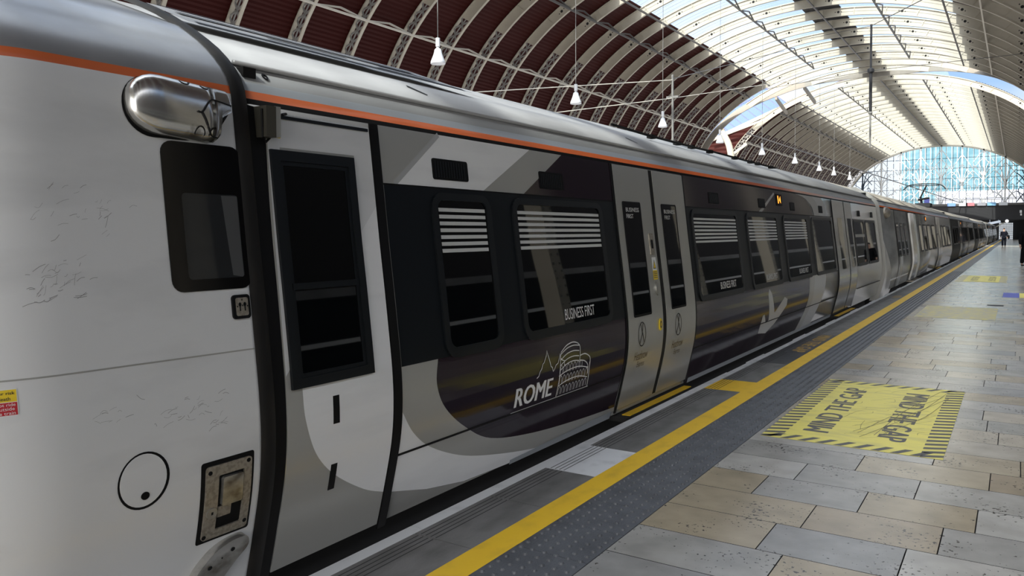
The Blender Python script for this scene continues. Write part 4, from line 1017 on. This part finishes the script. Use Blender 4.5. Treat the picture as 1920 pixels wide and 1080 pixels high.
wire((PX, PY, 15.4), pix(1740, -6, 36), .022, 'dark', 'thin wire from the top of the drop tube towards the camera'); wire((PX, PY, 15.4), pix(1500, 75, 62), .02, 'bar', 'thin wire from the top of the drop tube towards the train side')
wire((PX, PY, 12.4), pix(1925, 100, 56), .02, 'bar', 'thin wire from the middle joint of the drop tube to the platform side boards'); wire((PX, PY, 12.4), pix(1430, 168, 66), .02, 'bar', 'thin wire from the middle joint of the drop tube to the near vault edge')
wire(pix(1400, 250, 75), pix(1800, 380, 148), .06, 'bar', 'long dark cable sloping down to the bridge in front of the gable')

# ------------------------------------------------------------------ glazed gable, bridge and what lies beyond
GY, GB = 150., 5.9
def zarch(x):
    q = 1-((x-AC)/A1)**2; return ZC_+B1*math.sqrt(q) if q > 0 else 0
bm = bmesh.new(); n = 40
for i in range(n):
    xa, xb = AC-14.69+29.38*i/n, AC-14.69+29.38*(i+1)/n
    quad(bm, [(xa, GY+.15, GB), (xb, GY+.15, GB), (xb, GY+.15, max(GB, zarch(xb))), (xa, GY+.15, max(GB, zarch(xa)))])
struct('window_40', bm, 'gable_glass', 'glazing of the end gable')
gs = thing('gable_screen', 'great arched glazed screen with white fan tracery closing the far end', 'gable screen', (AC, GY, GB))
bm = bmesh.new(); x = AC-14
while x < AC+14.2:
    if zarch(x) > GB+.2: box(bm, x-.035, x+.035, GY-.05, GY+.05, GB, zarch(x))
    x += 1.0
for z in (6.9, 8.6, 10.3, 12.0, 13.7):
    hw = A1*math.sqrt(max(0, 1-((z-ZC_)/B1)**2)); box(bm, AC-hw, AC+hw, GY-.05, GY+.05, z-.04, z+.04)
put('glazing_bars', bm, 'blueiron', gs)
def arc2(bm, pts, r_, y=GY-.2): tube(bm, [(a, y, b) for a, b in curve(pts, 5)], r_*1.15, 5)
posts = [AC+3.05*(i-4)+.3 for i in range(10)]
for i, xp in enumerate(posts):
    zt = zarch(xp)
    if zt < 8.5: continue
    dk = abs(xp-AC) > 10.3
    bm = bmesh.new(); hi = i % 2 == 0
    box(bm, xp-.11, xp+.11, GY-.3, GY-.1, GB, zt)
    zb = 10.2 if hi else 9.2
    zb = min(zb, zt-2.6)
    for sx in (-1, 1):
        for w_, hh in ((1.5, 2.4), (.8, 2.9)):
            if zarch(xp+sx*w_) > zb+hh-.4: arc2(bm, [(xp+sx*.1, zb-.8), (xp+sx*.18, zb+.3), (xp+sx*w_*.55, zb+hh*.62), (xp+sx*w_, zb+hh*.92)], .07)
        arc2(bm, [(xp+sx*.1, zb-.6), (xp+sx*.8, zb-1.5), (xp+sx*1.5, zb-2.5)], .07)
        if zarch(xp+sx*1.5) > zt-.5 or True:
            z5 = min(zarch(xp+sx*1.5)-.1, zb+3.6); arc2(bm, [(xp, min(zt-.2, zb+5)), (xp+sx*.75, (min(zt-.2, zb+5)+zb+2.6)/2+.1), (xp+sx*1.5, min(zb+2.6, z5))], .06)
        arc2(bm, [(xp+sx*.3, zb-2.6), (xp+sx*.9, zb-1.7), (xp+sx*1.25, zb-.6), (xp+sx*1.0, zb-.1), (xp+sx*.7, zb-.35)], .055)
        z6 = min(zt-.3, zb+3.4); tube(bm, [(xp, GY-.15, z6), (xp+sx*1.52, GY-.15, min(z6-1.9, zarch(xp+sx*1.52)-.1))], .06, 5); tube(bm, [(xp, GY-.15, zb-.4), (xp+sx*1.52, GY-.15, min(zb+1.3, zarch(xp+sx*1.52)-.1))], .05, 5)
        arc2(bm, [(xp+sx*.1, GB+.1), (xp+sx*.5, GB+1.2), (xp+sx*1.5, GB+2.0)], .06)
    lathe(bm, [(.1, -1.1), (.2, -.3), (.2, .2), (.1, 1.0)], (xp, GY-.2, zb), 8)
    put('fan_post', bm, 'blueiron' if dk else 'whiteiron', gs)
bm = bmesh.new(); arcstrip(bm, off(E1_, 0, -.25), off(E1_, 0, .02), .05, math.pi-.05, 60, GY-.3, GY+.1); put('arch_edge', bm, 'cream', gs)
# buildings outside
bd = thing('office_building', 'teal glass office block outside beyond the gable', 'building', (-6, 190, 0))
bm = bmesh.new(); box(bm, -22, 1, 190, 200, 0, 21); put('facade', bm, 'teal', bd)
bm = bmesh.new()
for i in range(24): box(bm, -22+i*1, -21.9+i*1, 189.9, 190, 0, 21)
put('facade_mullion', bm, 'whiteiron', bd)
bd = thing('low_building', 'pale low building outside below the teal block', 'building', (-5, 182, 0))
bm = bmesh.new(); box(bm, -14, 8, 180, 184, 0, 9.5); put('facade', bm, mat('pale render', (.40, .38, .41), .7), bd)
# bridge
bm = bmesh.new(); box(bm, -26.5, 14, GY-1.2, GY+4, 3.3, GB-.25); struct('wall_back', bm, 'dark', 'dark bridge fascia under the gable')
bm = bmesh.new(); box(bm, -26.5, 14, GY-1.35, GY-1.2, GB-.25, GB+.1); struct('trim_40', bm, 'bar')
bm = bmesh.new(); x = -26
while x < 13: box(bm, x, x+.05, GY-1.3, GY-1.25, GB, GB+.75); x += 1.4
box(bm, -26, 13, GY-1.3, GY-1.25, GB+.7, GB+.78); tag(put('parapet_rail', bm, 'bar'), 'dark railing along the top of the bridge', 'railing')
for k, (xa, c) in enumerate(((-9.9, (.2, .35, .7)), (-8.2, (.7, .72, .75)), (-7.2, (.65, .2, .22)), (-5.6, (.3, .3, .33)), (-4.2, (.25, .5, .75)), (-2.6, (.7, .72, .75)))):
    bm = bmesh.new(); box(bm, xa, xa+1.2, GY-1.45, GY-1.36, GB-.3, GB+.22); tag(put('banner', bm, mat('banner colour', c, .6)), ['deep blue', 'first pale', 'red', 'dark grey', 'light blue', 'second pale'][k]+' small banner on the bridge edge', 'banner')
bm = bmesh.new(); box(bm, -26, 14, 166, 166.5, -1.3, 3.4); struct('wall_back_2', bm, 'dark')
bm = bmesh.new(); box(bm, -26, 14, 150, 166, 3.3, 3.5); struct('ceiling_30', bm, 'dark')
bm = bmesh.new(); pa, pb = pix(1873, 440, 164.5).x, pix(1899, 440, 164.5).x
box(bm, pa, pb, 164.5, 164.7, 0, 2.9)
for i in range(1, 9): box(bm, pa+(pb-pa)*i/9-.025, pa+(pb-pa)*i/9+.025, 164.46, 164.5, 0, 2.9, 1)
for i in range(1, 9): box(bm, pa, pb, 164.46, 164.5, i*.33-.025, i*.33+.025, 1)
tag(put('tiled_panel', bm, ['tile', 'latt']), 'white tiled panel with added glow under the bridge at the platform end', 'panel')
sb = thing('departure_board', 'long pale blue lit board under the bridge above the train', 'sign', (-4, 147.5, 3))
bm = bmesh.new(); bar(bm, pix(1835, 423, 150), pix(1876, 415, 150), .36, .15); q = pix(1856, 419, 150); tube(bm, [q, Vector((q.x, q.y, 3.32))], .03, 6); q = pix(1872, 416, 150); tube(bm, [q, Vector((q.x, q.y, 3.32))], .03, 6); put('panel', bm, 'signw', sb)
bm = bmesh.new(); bar(bm, pix(1868, 425, 150), pix(1884, 417, 150), .15, .1); put('bracket', bm, 'cream', sb)
bm = bmesh.new(); q = pix(1888, 414.5, 148.4); tube(bm, [q, q+Vector((0, .42, .0))], .04, 6); bmesh.ops.create_uvsphere(bm, u_segments=16, v_segments=10, radius=.24, matrix=Matrix.Translation(q)); tag(put('globe_light', bm, 'lampg', None, True), 'round white globe light under the bridge', 'light')
hs = thing('hanging_sign', 'two small white sign plates fixed on the dark bridge fascia', 'sign', (0, 148.7, 4))
bm = bmesh.new(); a, b = pix(1912, 394, 148.7), pix(1916, 399, 148.7); box(bm, a.x, b.x, 148.7, 148.82, b.z, a.z); put('upper_plate', bm, 'textw', hs)
bm = bmesh.new(); a, b = pix(1913, 400, 148.7), pix(1916, 404, 148.7); box(bm, a.x, b.x, 148.7, 148.82, b.z, a.z); put('lower_plate', bm, 'textw', hs)
bm = bmesh.new(); a, b = pix(1733, 371, 120), pix(1743, 381, 120); box(bm, a.x, b.x, 120, 120.08, b.z, a.z); box(bm, a.x+.3, a.x+.42, 120, 120.08, 2.7, b.z); tag(put('signal_board', bm, 'bluesign'), 'small square blue board behind the pantograph', 'sign')

# ------------------------------------------------------------------ people
def skin_obj(name, m, parent, joints, edges, root=0, sub=2):
    """joints: list of (x,y,z,rx[,ry]); a skinned chain grown with Skin + Subdivision and baked to one mesh"""
    me = bpy.data.meshes.new(name); me.from_pydata([j[:3] for j in joints], edges, []); me.update()
    o = bpy.data.objects.new(name, me); COL.objects.link(o)
    o.modifiers.new('skin', 'SKIN'); 
    for i, j in enumerate(joints):
        sv = me.skin_vertices[0].data[i]; sv.radius = (j[3], j[4] if len(j) > 4 else j[3]); sv.use_root = i == root
    s_ = o.modifiers.new('sub', 'SUBSURF'); s_.levels = s_.render_levels = sub
    dg = bpy.context.evaluated_depsgraph_get(); dg.update()
    nm = bpy.data.meshes.new_from_object(o.evaluated_get(dg)); bpy.data.objects.remove(o)
    ob = bpy.data.objects.new(name, nm); COL.objects.link(ob); nm.materials.clear(); nm.materials.append(K[m]); ob.parent = parent
    for p_ in nm.polygons: p_.use_smooth = True
    return ob
def person(label, loc, rz, legs, arms, jacket, trousers, hairc='hair', h=1.0):
    r = thing('person', label, 'person', loc); r.rotation_euler.z = rz; r.scale = (h, h, h)
    # faces -y; legs: forward offset of left/right foot; arms: forward offset of hands
    (lf, rf), (la, ra) = legs, arms
    J = [(0, 0, .96, .12, .09), (0, 0, 1.15, .12, .09), (0, 0, 1.36, .15, .10), (0, 0, 1.5, .06), (0, -.015, 1.58, .065, .07), (0, -.02, 1.67, .078, .095), (0, -.01, 1.74, .06, .075)]
    E_ = [(0, 1), (1, 2), (2, 3), (3, 4), (4, 5), (5, 6)]
    def limb(start, pts):
        k = start
        for p_ in pts: J.append(p_); E_.append((k, len(J)-1)); k = len(J)-1
        return k
    ends = []
    for sx, fa in ((-1, la), (1, ra)):
        e = limb(2, [(sx*.2, 0, 1.41, .055), (sx*.25, -fa*.25, 1.13, .045), (sx*.26, -fa, .90, .033), (sx*.26, -fa-.01, .84, .036, .02)])
        for q in range(4):
            dx = (q-1.5)*.017; ln = (.055, .07, .075, .06)[q]
            limb(e, [(sx*.26, -fa-.02+dx, .80, .009), (sx*.255, -fa-.03+dx, .80-ln*.6, .0085), (sx*.245, -fa-.035+dx, .80-ln, .008)])
        limb(e, [(sx*.245, -fa-.05, .83, .01), (sx*.235, -fa-.065, .79, .009)])
    for sx, fo in ((-1, lf), (1, rf)):
        limb(0, [(sx*.09, 0, .9, .09), (sx*.1, -fo*.55-.02, .5, .06), (sx*.1, -fo+.01, .09, .045), (sx*.105, -fo-.12, .045, .045, .035)])
    body = skin_obj('body', 'skin', r, J, E_)
    Jc = [(0, 0, .84, .20, .15), (0, 0, 1.0, .19, .145), (0, 0, 1.2, .19, .14), (0, 0, 1.38, .20, .135), (0, 0, 1.47, .09, .08)]; Ec = [(0, 1), (1, 2), (2, 3), (3, 4)]
    for sx, fa in ((-1, la), (1, ra)):
        n0 = len(Jc); Jc += [(sx*.2, 0, 1.40, .085), (sx*.245, -fa*.25, 1.13, .075), (sx*.25, -fa*.95, .92, .058)]; Ec += [(3, n0), (n0, n0+1), (n0+1, n0+2)]
    skin_obj('jacket', jacket, r, Jc, Ec)
    Jt = [(0, 0, .95, .15, .12)]; Et = []
    for sx, fo in ((-1, lf), (1, rf)):
        n0 = len(Jt); Jt += [(sx*.095, 0, .86, .115), (sx*.1, -fo*.55-.02, .5, .095), (sx*.1, -fo+.01, .10, .08)]; Et += [(0, n0), (n0, n0+1), (n0+1, n0+2)]
    skin_obj('trousers', trousers, r, Jt, Et)
    for sx, fo in ((-1, lf), (1, rf)):
        skin_obj('shoe', 'cloth_k', r, [(sx*.1, -fo+.04, .045, .045, .04), (sx*.1, -fo-.08, .045, .048, .038), (sx*.105, -fo-.18, .035, .04, .028)], [(0, 1), (1, 2)])
    skin_obj('hair', hairc, r, [(0, .035, 1.66, .085, .075), (0, .015, 1.75, .085, .085), (0, -.03, 1.785, .06, .06)], [(0, 1), (1, 2)])
    for sx in (-1, 1):
        bm = bmesh.new(); bmesh.ops.create_uvsphere(bm, u_segments=8, v_segments=6, radius=.012, matrix=Matrix.Translation((sx*.032, -.108, 1.675)))
        o = put('eye', bm, 'dark'); o.parent = r
        bm = bmesh.new(); bmesh.ops.create_uvsphere(bm, u_segments=8, v_segments=6, radius=.03, matrix=Matrix.Translation((sx*.085, 0, 1.66))@Matrix.Diagonal((.35, .7, 1.1, 1)))
        o = put('ear', bm, 'skin', None, True); o.parent = r
    bm = bmesh.new(); bmesh.ops.create_uvsphere(bm, u_segments=8, v_segments=6, radius=.02, matrix=Matrix.Translation((0, -.118, 1.645))@Matrix.Diagonal((.7, 1, 1.4, 1))); o = put('nose', bm, 'skin', None, True); o.parent = r
    bm = bmesh.new(); box(bm, -.022, .022, -.112, -.105, 1.605, 1.612); o = put('mouth', bm, 'rsign'); o.parent = r
    return r
p1 = person('person in dark navy clothes with a shoulder bag walking away down the platform', (-1.07, 86.7, 0), math.pi, (.14, -.12), (-.08, .1), 'cloth_n', 'cloth_n')
bm = bmesh.new(); box(bm, -.78, -.62, 86.5, 86.95, .72, 1.12); bmesh.ops.bevel(bm, geom=bm.edges[:], offset=.05, segments=2, affect='EDGES')
bag = thing('shoulder_bag', 'dark shoulder bag hanging at the side of the person walking away', 'bag', (-.7, 86.7, .9))
put('bag_body', bm, 'cloth_k', bag); bm = bmesh.new(); tube(bm, curve([(-.70, 86.55, 1.10), (-.85, 86.58, 1.46), (-.95, 86.75, 1.5), (-.85, 86.88, 1.44), (-.70, 86.9, 1.10)], 4), .02, 5); put('bag_strap', bm, 'cloth_k', bag)
person('person in a black suit facing the camera, nearer than the walker with the bag', (.33, 40.4, 0), .35, (-.18, .2), (.05, .12), 'cloth_k', 'cloth_k')
